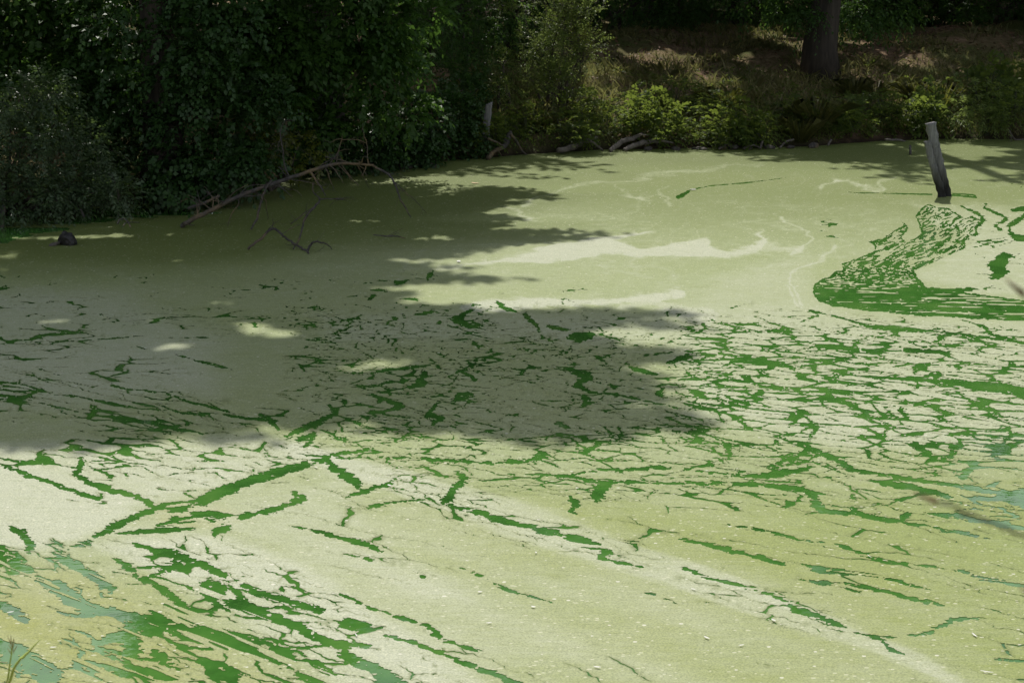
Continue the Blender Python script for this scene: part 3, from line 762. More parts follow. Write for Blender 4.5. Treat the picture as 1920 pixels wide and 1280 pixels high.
def build_scum():
    step = 1.45
    xs = np.concatenate([np.arange(-520, -30, 6.0), np.arange(-30, 1950, step), np.arange(1952, 2460, 6.0)])
    ys = np.concatenate([np.arange(252, 262, 3.0), np.arange(262, 1292, step), np.arange(1294, 1640, 5.0)])
    px, py = np.meshgrid(xs, ys)
    X, Y = at_np(px, py)
    gap, dry, yel, wet_shade_v = scum_fields(px, py, X, Y)
    gap = np.where(np.abs(gap) < 1e-4, 1e-4, gap).astype(np.float64)
    R, C = px.shape
    inside = gap > 0
    vid = np.full((R, C), -1, np.int64)
    hid = np.full((R, C), -1, np.int64); wid = np.full((R, C), -1, np.int64)   # crossings on rows / on columns
    V = []; A1 = []; A2 = []; A3 = []; n = 0
    z0 = 0.0022
    vid[inside] = np.arange(inside.sum()); n = int(inside.sum())
    V.append(np.stack([X[inside], Y[inside]], -1)); A1.append(dry[inside]); A2.append(yel[inside]); A3.append(wet_shade_v[inside])
    h = inside[:, :-1] != inside[:, 1:]
    t = gap[:, :-1] / (gap[:, :-1] - gap[:, 1:] + 1e-12)
    f = lambda a: (a[:, :-1] + (a[:, 1:] - a[:, :-1]) * t)[h]
    hid[:, :-1][h] = n + np.arange(h.sum()); n += int(h.sum())
    V.append(np.stack([f(X), f(Y)], -1)); A1.append(f(dry)); A2.append(f(yel)); A3.append(f(wet_shade_v))
    w = inside[:-1] != inside[1:]
    t = gap[:-1] / (gap[:-1] - gap[1:] + 1e-12)
    f = lambda a: (a[:-1] + (a[1:] - a[:-1]) * t)[w]
    wid[:-1][w] = n + np.arange(w.sum()); n += int(w.sum())
    V.append(np.stack([f(X), f(Y)], -1)); A1.append(f(dry)); A2.append(f(yel)); A3.append(f(wet_shade_v))
    V = np.concatenate(V); A1 = np.concatenate(A1); A2 = np.concatenate(A2); A3 = np.concatenate(A3)
    # corners a b / c d  (a = row i, col j; rows run towards the camera)
    a, b, c, d = inside[:-1, :-1], inside[:-1, 1:], inside[1:, :-1], inside[1:, 1:]
    code = a * 1 + b * 2 + d * 4 + c * 8
    va, vb, vc, vd = vid[:-1, :-1], vid[:-1, 1:], vid[1:, :-1], vid[1:, 1:]
    top, bot, lef, rig = hid[:-1, :-1], hid[1:, :-1], wid[:-1, :-1], wid[:-1, 1:]
    key = dict(a=va, b=vb, c=vc, d=vd, t=top, u=bot, l=lef, r=rig)
    table = {1: ['atl'], 2: ['brt'], 3: ['abrl'], 4: ['dur'], 5: ['atl', 'dur'], 6: ['bdut'], 7: ['abdul'], 8: ['clu'], 9: ['atuc'], 10: ['brt', 'clu'],
             11: ['abruc'], 12: ['dclr'], 13: ['atrdc'], 14: ['bdclt']}
    loops = []; starts = []; L = 0
    def emit(arr):
        nonlocal L
        arr = arr[:, ::-1]
        loops.append(arr.ravel()); starts.append(L + np.arange(len(arr)) * arr.shape[1]); L += arr.size
    # solid areas: merge calm 4 x 4 and 2 x 2 blocks into one face
    full = code == 15
    taken = np.zeros(full.shape, bool)
    for k in (6, 3):
        r2, c2 = full.shape[0] // k, full.shape[1] // k
        blk = (full & ~taken)[:r2 * k, :c2 * k].reshape(r2, k, c2, k).all((1, 3))
        i = np.arange(r2) * k; j = np.arange(c2) * k
        dmx = dry[:-1, :-1][:r2 * k, :c2 * k].reshape(r2, k, c2, k)
        calm = (dmx.max((1, 3)) - dmx.min((1, 3))) < 0.10
        blk &= calm
        I, J = np.nonzero(blk); I = I * k; J = J * k
        if len(I):
            emit(np.stack([vid[I, J], vid[I, J + k], vid[I + k, J + k], vid[I + k, J]], -1))
            for di in range(k):
                for dj in range(k): taken[I + di, J + dj] = True
    s = full & ~taken
    emit(np.stack([va[s], vb[s], vd[s], vc[s]], -1))
    for k, polys in table.items():
        s = code == k
        if not s.any(): continue
        for pl in polys: emit(np.stack([key[ch][s] for ch in pl], -1))
    loops = np.concatenate(loops); starts = np.concatenate(starts)
    used = np.zeros(len(V), bool); used[loops] = True
    remap = np.cumsum(used) - 1
    V3 = np.concatenate([V, np.full((len(V), 1), z0)], 1)[used]
    me = raw_mesh("algae_scum", V3, remap[loops], starts, M_SCUM, {"dry": A1[used], "yellow": A2[used], "wet_shade": A3[used]})
    o = link("algae_scum", me)
    tag(o, "pale green cracked sheet of algae scum floating over the pond", "algae", kind="stuff")
    return o

build_setting()
build_scum()
# ------------------------------------------------------------------ foliage
def unit(a): return a / (np.linalg.norm(a, axis=-1, keepdims=True) + 1e-9)

def leaf_faces(P, D, Nn, length, width, fold=0.18, tint=None):
    """kite-shaped, slightly folded leaves: 4 corners each"""
    n = len(P)
    S = unit(np.cross(D, Nn)); U = np.cross(S, D)
    L = np.asarray(length)[:, None] if np.ndim(length) else length
    W = np.asarray(width)[:, None] if np.ndim(width) else width
    a = P; t = P + D * L - U * L * 0.10
    m = P + D * L * 0.42
    l = m - S * W * .5 + U * W * fold; r = m + S * W * .5 + U * W * fold
    V = np.stack([a, l, t, r], 1).reshape(-1, 3)
    Q = np.arange(n * 4).reshape(n, 4)
    T = np.repeat(tint if tint is not None else RNG.random(n), 4)
    return V, Q, T

def foliage_mesh(name, parts, mat, origin):
    V = np.concatenate([p[0] for p in parts]) - np.array(tuple(origin))
    off = 0; Q = []
    for p in parts:
        Q.append(p[1] + off); off += len(p[0])
    T = np.concatenate([p[2] for p in parts])
    return quad_mesh(name, V, np.concatenate(Q), mat, {"tint": np.clip(T, 0, 1)})

def sprays(O, D, length, n_leaf, leaf_l, leaf_w, droop, rng, tint0=None, spread=0.9, flat=0.6):
    """leafy twigs: leaves set alternately along a drooping twig, all turned much the same way"""
    k = len(O)
    length = length * (0.6 + 0.8 * rng.random(k))
    side = unit(np.cross(D, np.array([0, 0, 1.0])) + 1e-3)
    up = unit(np.cross(side, D))
    roll = (rng.random(k) - .5) * 2 * flat
    up2 = up * np.cos(roll)[:, None] + side * np.sin(roll)[:, None]
    side2 = np.cross(D, up2)
    base_t = rng.random(k) if tint0 is None else tint0
    Ps = []; Ds = []; Ns = []; Ts = []; Ls = []
    for i in range(n_leaf):
        t = (i + .6 * rng.random(k)) / n_leaf
        s = 1.0 if i % 2 else -1.0
        P = O + D * (length * t)[:, None]; P[:, 2] -= droop * length * t * t
        dr = D.copy(); dr[:, 2] -= 2 * droop * t
        d = unit(dr * 0.7 + side2 * (s * spread) + (rng.random((k, 3)) - .5) * .7 - np.array([0, 0, .25]))
        Ps.append(P); Ds.append(d)
        Ns.append(unit(up2 + (rng.random((k, 3)) - .5) * 0.9))
        Ts.append(np.clip(base_t * .6 + rng.random(k) * .5, 0, 1)); Ls.append(0.65 + 0.6 * rng.random(k))
    P = np.concatenate(Ps); s = np.concatenate(Ls)
    return leaf_faces(P, np.concatenate(Ds), np.concatenate(Ns), leaf_l * s, leaf_w * s, tint=np.concatenate(Ts))

def lobe_sprays(lobes, count, length, n_leaf, leaf_l, leaf_w, droop, seed, shell=(0.55, 1.0), face=None, up=0.1):
    """sprays over the skins of several foliage lobes (x, y, z, rx, ry, rz)"""
    rng = np.random.default_rng(seed)
    Lb = np.array(lobes, float)
    area = (Lb[:, 3] * Lb[:, 5] + Lb[:, 3] * Lb[:, 4] + Lb[:, 4] * Lb[:, 5]); pr = area / area.sum()
    i = rng.choice(len(Lb), count, p=pr)
    d = unit(rng.normal(size=(count, 3)))
    if face is not None:      # most of the skin is on the side the pond can see
        flip = (d @ np.array(face) < -0.2) & (rng.random(count) < .6); d[flip] *= -1
    r = shell[0] + (shell[1] - shell[0]) * rng.random(count) ** .6
    lump = 1 + .22 * (rng.random(count) - .5)
    O = Lb[i, :3] + d * Lb[i, 3:] * (r * lump)[:, None]
    D = unit(d * .8 + (rng.random((count, 3)) - .5) * 1.1 + np.array([0, 0, up]))
    keep = O[:, 2] > 0.03
    O = O[keep]; D = D[keep]
    # light and dark clumps
    t0 = np.clip(.15 + .8 * fbm(O[:, 0] * 2.1 + 9, O[:, 2] * 2.1 + O[:, 1] * 1.3, seed, 2) + .25 * (rng.random(len(O)) - .5), 0, 1)
    return sprays(O, D, length, n_leaf, leaf_l, leaf_w, droop, rng, t0), O, D

def twig_tubes(O, D, length, droop, every, r=0.004):
    T = Tubes(3)
    for k in range(0, len(O), every):
        o = O[k]; d = D[k]
        T.add([o - d * length * .5, o + d * length * .45 - np.array([0, 0, droop * length * .2]), o + d * length - np.array([0, 0, droop * length])], [r, r * .8, r * .4], 0, False)
    return T

# ------------------------------------------------------------------ canopy high above the frame: it makes the shade on the pond
def W2(poly): return [tuple(at(x, y))[:2] for x, y in poly]
SHADE = [(-700, 440), (0, 398), (250, 384), (420, 345), (560, 346), (700, 347), (850, 347), (1000, 366), (930, 388), (890, 402), (1000, 428), (1055, 441), (950, 460), (830, 478), (700, 486), (780, 500), (905, 520), (760, 530), (700, 548), (690, 560), (800, 574), (1000, 583), (1175, 588), (1225, 612), (1185, 640), (1235, 668), (1225, 695), (1175, 712), (1225, 750), (1185, 775), (1065, 785), (1105, 830), (1025, 838), (1000, 818), (850, 795), (620, 788), (480, 815), (250, 822), (0, 835), (-700, 860)]
SHADE_FAR = [(640,308),(800,300),(1000,288),(1150,281),(1230,285),(1100,303),(1150,318),(1120,336),(980,332),(800,330),(640,330)]
SHADE_RIGHT = [(1330,289),(1400,276),(1600,266),(1760,258),(2300,258),(2300,350),(1900,345),(1760,343),(1640,325),(1560,312),(1440,300)]
LIT_ON_SHADE = [[(605,684),(690,670),(765,690),(700,708),(620,702)],[(400,610),(520,612),(620,626),(560,645),(450,634)],[(1130,690),(1200,680),(1260,690),(1190,700)],[(0,602),(110,594),(200,604),(100,615)],[(220,596),(330,588),(360,600),(260,608)],[(520,560),(590,556),(580,566)],
                [(330,750),(430,765),(440,775),(360,772)],[(0,445),(150,440),(330,436),(340,444),(150,452),(0,452)],[(170,402),(300,408),(260,418),(170,410)],[(420,408),(470,406),(460,412)]]
LIT_BANK = [[(1060,150),(1110,145),(1180,178),(1260,190),(1300,215),(1440,225),(1490,262),(1400,282),(1240,284),(1150,268),(1120,240),(1085,200)],
            [(1605,175),(1700,165),(1790,170),(1840,195),(1880,215),(1890,262),(1800,262),(1760,255),(1700,215),(1640,205),(1605,190)],
            [(925,95),(960,95),(965,160),(930,165)],[(1320,170),(1350,165),(1360,200),(1330,205)]]
# openings through which the sun or the sky reaches one place: point, direction, radius
S_DIR = np.array(tuple(TO_SUN))
def mirror_dir(px, py):
    p = at(px, py); d = np.array(tuple(p)) - np.array((0, 0, H)); d /= np.linalg.norm(d); d[2] *= -1
    return np.array(tuple(p)), d
OPENINGS = [(np.array(tuple(ray(490, 262, 21.2))), S_DIR, .40), (np.array(tuple(ray(1070, 50, 27.0))), S_DIR, 1.15), (np.array(tuple(ray(1100, 90, 27.0))), S_DIR, .9), (np.array(tuple(ray(1010, 30, 27.3))), S_DIR, .55), (np.array(tuple(ray(945, 130, 26.9))), S_DIR, .45),
            (np.array(tuple(ray(800, 70, 23.0))), S_DIR, .50), (np.array(tuple(ray(760, 20, 23.0))), S_DIR, .50), (np.array(tuple(ray(790, 150, 23.0))), S_DIR, .35), (np.array(tuple(ray(700, 60, 22.6))), S_DIR, .30), (np.array(tuple(ray(640, 30, 22.4))), S_DIR, .25), (np.array(tuple(ray(90, 370, 19.2))), S_DIR, .45), (np.array(tuple(ray(190, 350, 19.2))), S_DIR, .40), (np.array(tuple(ray(30, 385, 19.2))), S_DIR, .45), (np.array(tuple(ray(250, 370, 19.6))), S_DIR, .35)]
for q, r in (((110, 1105), .95), ((150, 1128), .9), ((60, 1250), 1.3), ((100, 1270), 1.3), ((30, 1160), .8), ((220, 1150), .5), ((720, 1265), .9), ((1900, 935), 1.2), ((1860, 900), .8)):
    p, d = mirror_dir(*q); OPENINGS.append((p, d, r))

def light_passes(P, rng):
    """True for canopy leaves that would shade a place the photograph shows sunlit"""
    S = S_DIR / S_DIR[2]
    j = (rng.random((len(P), 2)) - .5) * np.array([.45, .30])
    g0 = P[:, :2] - S[:2] * P[:, 2:3]
    j[:, 0] += (fbm(g0[:, 0] * .7, g0[:, 1] * 4.0, 401, 3) - .5) * 2.6; j[:, 1] += (fbm(g0[:, 0] * 1.3, g0[:, 1] * 2.0, 402, 3) - .5) * .5
    q0 = g0 + j
    px, py = to_px(q0[:, 0], q0[:, 1], 0.0)
    land = shore_dist(q0[:, 0], q0[:, 1]) > 0.2
    shade = in_poly(px, py, SHADE) | in_poly(px, py, SHADE_FAR) | in_poly(px, py, SHADE_RIGHT)
    q2 = q0 - j * .75; px2, py2 = to_px(q2[:, 0], q2[:, 1], 0.0)
    for h in LIT_ON_SHADE: shade &= ~in_poly(px2, py2, h)
    shade &= fbm(g0[:, 0] * 1.05, g0[:, 1] * 2.3, 403, 2) < .735
    lit = ~land & ~shade
    q1 = P[:, :2] - S[:2] * (P[:, 2:3] - .6) + j * .5
    px, py = to_px(q1[:, 0], q1[:, 1], .6)
    gaps = fbm(q1[:, 0] * 1.5, q1[:, 1] * 1.5, 404, 2) > .27
    for h in LIT_BANK: lit |= in_poly(px, py, h) & gaps
    slope = land & (px > 1080) & (px < 1980) & (py > 70) & (py < 255)
    lit |= slope & (fbm(q1[:, 0] * 1.3, q1[:, 1] * 1.1, 405, 2) > .62)
    for p, d, r in OPENINGS:
        v = P - p; t = v @ d
        dist = np.linalg.norm(v - t[:, None] * d, axis=1)
        lit |= (t > .8) & (dist < r * (.75 + .5 * rng.random(len(P))))
    return lit

def clumps(lobes, n, seed, size=(.22, .42)):
    """small rounded leaf clumps over the faces of larger foliage lobes"""
    rng = np.random.default_rng(seed); Lb = np.array(lobes, float); out = []
    area = Lb[:, 3] * Lb[:, 5]; pr = area / area.sum()
    for k in range(n):
        l = Lb[rng.choice(len(Lb), p=pr)]
        d = unit(rng.normal(size=(1, 3)))[0]; d[1] = -abs(d[1])
        s = size[0] + (size[1] - size[0]) * rng.random() ** 1.5
        c = l[:3] + d * l[3:] * (.7 + .35 * rng.random())
        if c[2] < .1: continue
        out.append((c[0], c[1], c[2], s * 1.25, s, s * .62))
    return out

def canopy(lobes, density, seed, size=0.21):
    rng = np.random.default_rng(seed)
    parts = []
    for (x, y, z, rx, ry, rz) in lobes:
        n = int(density * rx * ry * 3.14)
        nb = max(8, n // 14)
        d = unit(rng.normal(size=(nb, 3))); r = rng.random(nb) ** .45
        B = np.array([x, y, z]) + d * np.array([rx, ry, rz]) * r[:, None]          # boughs
        P = np.repeat(B, 14, 0) + rng.normal(size=(nb * 14, 3)) * np.array([.42, .42, .22])
        P = P[P[:, 2] > 2.9]
        P = P[~light_passes(P, rng)]
        k = len(P)
        if not k: continue
        D = unit(rng.normal(size=(k, 3)) * np.array([1, 1, .5]) - np.array([0, 0, .2]))
        Nn = unit(rng.normal(size=(k, 3)) * .6 + np.array([0, 0, 1.0]))
        s = size * (.7 + .6 * rng.random(k))
        parts.append(leaf_faces(P, D, Nn, s, s * .62, tint=np.clip(rng.random(k), 0, 1)))
    return parts

def limbs(T, base, top, lobes, r0, seed, n_per=3):
    rng = np.random.default_rng(seed)
    base = np.array(tuple(base)); top = np.array(tuple(top))
    mid = (base + top) / 2 + (rng.random(3) - .5) * .15
    line = bend([base, mid, top], 6, .05, seed)
    T.add(line, np.linspace(r0, r0 * .35, len(line)) + np.array([r0 * .35, r0 * .15] + [0] * (len(line) - 2)), .18, sides=12)
    for (x, y, z, rx, ry, rz) in lobes:
        for k in range(n_per):
            s = line[int(len(line) * (.4 + .5 * rng.random()))]
            e = np.array([x, y, z]) + unit(rng.normal(size=3)) * np.array([rx, ry, rz]) * .75
            if light_passes(np.stack([e, e * .7 + s * .3, e * .4 + s * .6]), rng).any(): continue
            m = (s + e) / 2 + np.array([0, 0, .5])
            b = bend([s, m, e], 4, .12, seed + k)
            T.add(b, np.linspace(r0 * .32, r0 * .06, len(b)), .1, False, sides=6)

M_HIGH = {}
def tall_tree(name, base, height, r0, high_lobes, label, density=330, seed=1, low=None, bark=None, lean=(0, 0), size=.21):
    """trunk > limbs and trunk in one mesh; crown: leafy boughs; low: foliage hanging into the picture"""
    bx, by = base; bz = float(ground_z(np.array([bx]), np.array([by]))[0]) - .05
    root = thing(name, (bx, by, bz), label, "tree")
    T = Tubes(9)
    limbs(T, (bx, by, bz), (bx + lean[0], by + lean[1], height), high_lobes, r0, seed)
    o = link("trunk", T.mesh("trunk", bark or M_BARK, (bx, by, bz)), root)
    parts = canopy(high_lobes, density, seed + 5, size)
    if parts: link("crown", foliage_mesh("crown", parts, M_CANOPY, (bx, by, bz)), root)
    for (nm, prts, mat) in (low or []):
        link(nm, foliage_mesh(nm, prts, mat, (bx, by, bz)), root)
    return root

def shrub(name, lobes, count, length, n_leaf, ll, lw, droop, mat, label, seed, stem_mat=None, every=6, face=(0, -1, .1), shell=(.5, 1.0), category="shrub", stems=True, base=None, up=.1, group=None, clump=0):
    Lb = np.array(lobes, float)
    bx, by = base or (float(Lb[:, 0].mean()), float(Lb[:, 1].mean()))
    bz = max(-.1, float(ground_z(np.array([bx]), np.array([by]))[0]) - .05)
    root = thing(name, (bx, by, bz), label, category, group)
    (part, O, D) = lobe_sprays(lobes if not clump else clumps(lobes, clump, seed, (.13, .26)), count, length, n_leaf, ll, lw, droop, seed, shell, face, up)
    link("foliage", foliage_mesh("foliage", [part], mat, (bx, by, bz)), root)
    if stems:
        T = twig_tubes(O, D, length, droop, every)
        rng = np.random.default_rng(seed)
        for l in Lb:
            e = l[:3] + np.array([0, 0, l[5] * .3])
            s = np.array([bx + (rng.random() - .5) * .4, by + (rng.random() - .5) * .3, bz])
            b = bend([s, (s + e) / 2 + (rng.random(3) - .5) * .25, e], 4, .03, seed)
            T.add(b, np.linspace(.035, .01, len(b)), .1, False, sides=5)
        link("stem", T.mesh("stem", stem_mat or M_BARK_G, (bx, by, bz)), root)["kind"] = "stuff"
    return root

def L(px, py, Y, rx, ry, rz):
    p = ray(px, py, Y); return (p.x, p.y, p.z, rx, ry, rz)

def build_trees():
    # --- left bank -------------------------------------------------------------
    shrub("willow_shrub", [L(20,260,19.6,.75,.6,.62), L(-120,240,19.4,.9,.7,.8), L(110,240,19.9,.42,.45,.55), L(75,200,20.0,.35,.35,.45), L(150,300,19.8,.42,.4,.42), L(40,350,19.3,.6,.5,.34), L(170,345,19.6,.42,.4,.25), L(-250,300,19.3,.9,.6,.9), L(60,374,18.95,.60,.25,.13), L(180,364,19.2,.50,.25,.13), L(-60,380,18.9,.6,.25,.14)],
          2900, .30, 11, .060, .028, .25, M_WILLOW, "grey-green small-leaved shrub overhanging the water at the far left", 21, every=14, base=(-6.6, 19.9), clump=125)
    ivy_low = [lobe_sprays([L(290,290,20.35,.16,.2,.3), L(285,120,20.35,.2,.2,.5)] + clumps([L(222,170,20.8,.32,.35,.9), L(390,110,20.7,.65,.5,.9), L(385,250,20.4,.45,.4,.55), L(390,320,20.5,.60,.4,.24), L(325,338,20.0,.30,.3,.16), L(270,20,20.9,.7,.5,.5), L(430,220,20.9,.5,.4,.6), L(465,310,20.9,.4,.4,.25)], 70, 30, (.2, .36)),
                2000, .20, 8, .072, .056, .5, 31, (.6, 1.0), (0, -.7, .7), 0)[0],
               lobe_sprays([L(320,345,20.0,.42,.25,.12), L(410,335,20.3,.5,.25,.14)], 160, .20, 6, .080, .058, .9, 32, (.5, 1.0), (0, -1, .1), -.4)[0]]
    tall_tree("ivy_clad_tree", (-4.62, 20.75), 14.0, .24, [(-5.0,20.2,11.5,4.6,3.4,3.2), (-3.0,19.6,11.0,3.4,3.0,2.6), (-5.6,20.5,7.0,3.2,2.2,2.2), (-7.8,19.6,10.5,3.0,3.0,3.0), (-4.4,21.0,4.6,2.0,1.3,1.5)],
              "dark ivy-clad tree at the water's edge behind the fallen branch", 430, 41, [("ivy", ivy_low, M_IVY)])
    low = [lobe_sprays(clumps([L(600,60,22.6,1.1,.8,.8), L(720,60,23.0,.62,.6,.75), L(520,120,22.2,.8,.6,.8), L(650,150,22.6,.8,.6,.5), L(740,150,23.0,.4,.45,.5), L(560,200,22.3,.7,.5,.4), L(450,60,22.0,.7,.5,.8), L(660,-60,22.8,1.2,.8,.7)], 85, 50),
                2700, .26, 9, .095, .058, .5, 51, (.6, 1.0), (0, -.7, .7), .1)[0]]
    tall_tree("broadleaf_tree", (-2.9, 24.6), 13.0, .28, [(-2.3,24.2,9.5,3.6,3.2,3.2), (-1.4,22.8,5.6,2.2,2.2,1.9), (-3.6,22.6,6.0,2.6,2.2,2.0), (-4.4,25.0,10.5,3.4,3.2,3.0), (-2.6,22.8,3.7,2.0,1.2,1.0), (-1.2,25.4,8.0,2.4,2.4,2.4), (-.9,21.2,12.0,2.9,2.6,2.0), (.2,20.6,12.6,1.8,1.8,1.2)],
              "large-leaved tree whose boughs hang over the ivy at left centre", 430, 52, [("bough", low, M_BROAD)])
    tall_tree("alder_tree", (-9.2, 21.6), 13.0, .22, [(-9.3,21.0,9.5,3.6,3.4,3.6), (-8.6,20.0,5.0,2.4,1.8,2.0), (-11.5,20.5,9.0,3.2,3.0,3.2), (-6.6,21.0,4.2,1.6,1.2,1.3), (-7.2,19.2,9.6,3.0,2.4,2.6)],
              "dark tree beyond the grey-green shrub at the far left edge", 380, 61,
              [("bough", [lobe_sprays(clumps([L(60,60,21.6,1.2,.7,.8), L(180,110,21.4,.7,.5,.7), L(-100,60,21.4,1.2,.7,1.0), L(170,10,21.8,.9,.6,.6), L(200,220,21.2,.45,.4,.6), L(240,290,20.9,.35,.3,.35)], 60, 63), 1500, .28, 8, .10, .065, .5, 62)[0]], M_BROAD)])
    shrub("sunlit_shrub", [L(480,270,21.2,.34,.3,.30), L(515,240,21.3,.2,.2,.26), L(455,265,21.2,.25,.25,.25), L(560,285,21.6,.4,.3,.25)], 190, .22, 8, .070, .040, .4, M_YEL, "small yellow-green shrub catching sun above the fallen branch", 71, base=(-3.4, 21.6))
    shrub("ivy_thicket", [L(640,235,23.2,.55,.45,.42), L(710,250,23.6,.55,.45,.45), L(780,235,24.2,.50,.5,.45), L(840,225,25.0,.5,.5,.45), L(870,180,25.6,.28,.4,.35), L(600,280,22.9,.5,.4,.28), L(680,285,23.3,.55,.35,.26), L(760,280,24.0,.5,.4,.30), L(850,270,25.0,.55,.4,.28), L(560,240,22.6,.5,.4,.4)],
          2300, .20, 8, .062, .052, .45, M_IVY, "dense ivy curtain covering the bank above the two rocks", 81, every=40, category="ivy", shell=(.72, 1.0))
    shrub("dark_shrub", [L(860,60,27.2,.8,.6,.85), L(840,150,26.6,.5,.5,.5), L(910,130,27.0,.4,.4,.5), L(905,20,27.6,.7,.6,.6)], 800, .26, 9, .060, .034, .35, M_BROAD, "dark shrub in shade between the big tree and the sunlit bush", 91, every=8)
    # --- centre: the bush that catches the sun ---------------------------------------
    shrub("sunlit_bush", [L(1030,90,27.0,.55,.5,.62), L(1075,70,27.1,.32,.35,.45), L(985,60,27.3,.42,.4,.6), L(1000,170,27.0,.45,.4,.40), L(1060,10,27.2,.4,.4,.5), L(1095,95,27.0,.20,.25,.22), L(1010,-40,27.5,.6,.5,.5)],
          1250, .24, 11, .042, .021, .15, M_BUSH, "fine-leaved bush with sunlit right-hand sprigs at top centre", 101, every=4, up=.5, clump=70)
    shrub("sprig_shrub", [L(1085,80,26.9,.25,.25,.35), L(1060,20,27.0,.25,.25,.35), L(1095,110,26.8,.18,.2,.16)], 75, .46, 15, .042, .022, .05, M_YEL, "long sunlit sprigs reaching right from the fine-leaved bush", 103, every=1, up=.7, shell=(.1, .7), base=(.9, 27.1))
    shrub("sprig_bush", [L(945,125,26.9,.20,.2,.28), L(950,165,26.8,.24,.2,.18)], 130, .2, 9, .045, .024, .3, M_BUSH, "small pale sunlit sprigs left of the fine-leaved bush", 111, base=(-.12, 27.0))
    # --- right bank -----------------------------------------------------------------------
    hang = [lobe_sprays([L(1500,10,31.0,.6,.5,.35), L(1430,-10,31.4,.8,.5,.4), L(1590,20,31.6,.7,.5,.5), L(1510,40,30.6,.22,.25,.18), L(1660,10,32.0,.7,.5,.45)], 620, .32, 8, .080, .040, .7, 121)[0]]
    tall_tree("bank_tree", (6.02, 31.0), 13.0, .30, [(6.4,31.4,8.8,3.4,3.0,3.0), (4.4,32.5,7.0,2.6,2.4,2.2), (8.4,33.0,6.6,2.6,2.4,1.8), (6.2,32.0,4.2,2.4,1.6,1.1)],
              "thick dark-trunked tree standing on the right-hand bank", 420, 122, [("bough", hang, M_BROAD)], M_BARK)
    back = [  # name, x, y, height, radius, label
        ("wood_tree", .6, 35.5, 12, .22, "dark tree in the wood behind the fine-leaved bush"),
        ("wood_tree", 3.4, 38.5, 14, .24, "dark tree in the wood left of the bank tree"),
        ("wood_tree", 9.4, 38.0, 9, .22, "dark tree in the wood right of the bank tree"),
        ("wood_tree", 12.6, 37.6, 8, .13, "slim grey trunk in the wood near the top right corner"),
        ("wood_tree", 16.0, 36.0, 9, .22, "dark tree in the wood beyond the right edge"),
        ("wood_tree", -4.5, 31.5, 13, .24, "dark tree in the wood behind the large-leaved tree"),
        ("wood_tree", -10.0, 29.0, 13, .24, "dark tree in the wood behind the far left shrub"),
        ("wood_tree", 19.5, 30.0, 8, .22, "dark tree on the bank beyond the right edge"),
        ("wood_tree", -1.2, 33.0, 12, .2, "dark tree in the wood behind the shaded shrub"),
        ("wood_tree", 6.8, 43.0, 12, .22, "farthest dark tree seen past the bank tree"),
        ("wood_tree", 13.0, 44.0, 10, .22, "farthest dark tree at the top right"),
        ("wood_tree", 1.6, 47.0, 17, .26, "tall tree deep in the wood at top centre"), ("wood_tree", 9.0, 51.0, 17, .26, "tall tree deep in the wood behind the bank tree"),
        ("wood_tree", -5.5, 44.0, 17, .26, "tall tree deep in the wood behind the large-leaved tree"), ("wood_tree", 17.0, 50.0, 15, .26, "tall tree deep in the wood beyond the right edge")]
    for i, (nm, x, y, h, r, lab) in enumerate(back):
        wd = 1.0 if i < 11 else 1.5
        hl = [(x, y, h * .72, 3.2 * wd, 2.8, h * .26), (x - 1.2 * wd, y - .6, h * .42, 2.6 * wd, 2.0, h * .20), (x + 1.4 * wd, y + .5, h * .45, 2.4 * wd, 2.0, h * .22)]
        tall_tree(nm, (x, y), h, r, hl, lab, 360, 140 + i * 7, None, M_BARK_G if i == 3 else M_BARK, (RNG.random() - .5, 0), .26)
    under = [(1150,20,35.0,1.4,.8,.8,"shaded evergreen shrub just right of the fine-leaved bush"), (1280,25,35.5,1.3,.8,.8,"shaded evergreen shrub at top centre right"), (1400,30,36.0,1.3,.8,.8,"shaded evergreen shrub left of the bank tree"),
             (1640,35,36.5,1.4,.8,.8,"shaded evergreen shrub right of the bank tree"), (1760,25,37.0,1.3,.8,.75,"shaded evergreen shrub at the top right"), (1880,20,38.0,1.5,.8,.8,"shaded evergreen shrub in the top right corner"),
             (2050,30,37.0,1.5,.8,.9,"shaded evergreen shrub beyond the right edge"), (1540,20,38.0,1.4,.8,.8,"shaded evergreen shrub hidden behind the bank tree"), (780,0,30.0,1.3,.8,1.0,"shaded evergreen shrub behind the large-leaved tree"), (950,20,31.5,1.2,.8,1.0,"shaded evergreen shrub behind the fine-leaved bush"),
             (300,40,26.0,1.5,.8,1.2,"shaded evergreen shrub behind the ivy-clad tree"), (560,30,27.5,1.5,.8,1.1,"shaded evergreen shrub behind the hanging boughs"), (60,60,25.0,1.5,.8,1.1,"shaded evergreen shrub behind the far left shrub"), (-60,120,22.5,1.6,.8,1.0,"shaded evergreen shrub low behind the far left shrub"), (150,180,22.3,1.3,.7,1.0,"shaded evergreen shrub between the far left shrub and the ivy"), (1220,-20,41.0,2.2,1,1.4,"farthest shaded shrub at top centre"), (1700,-20,43.0,2.6,1,1.4,"farthest shaded shrub at the top right")]
    src = None
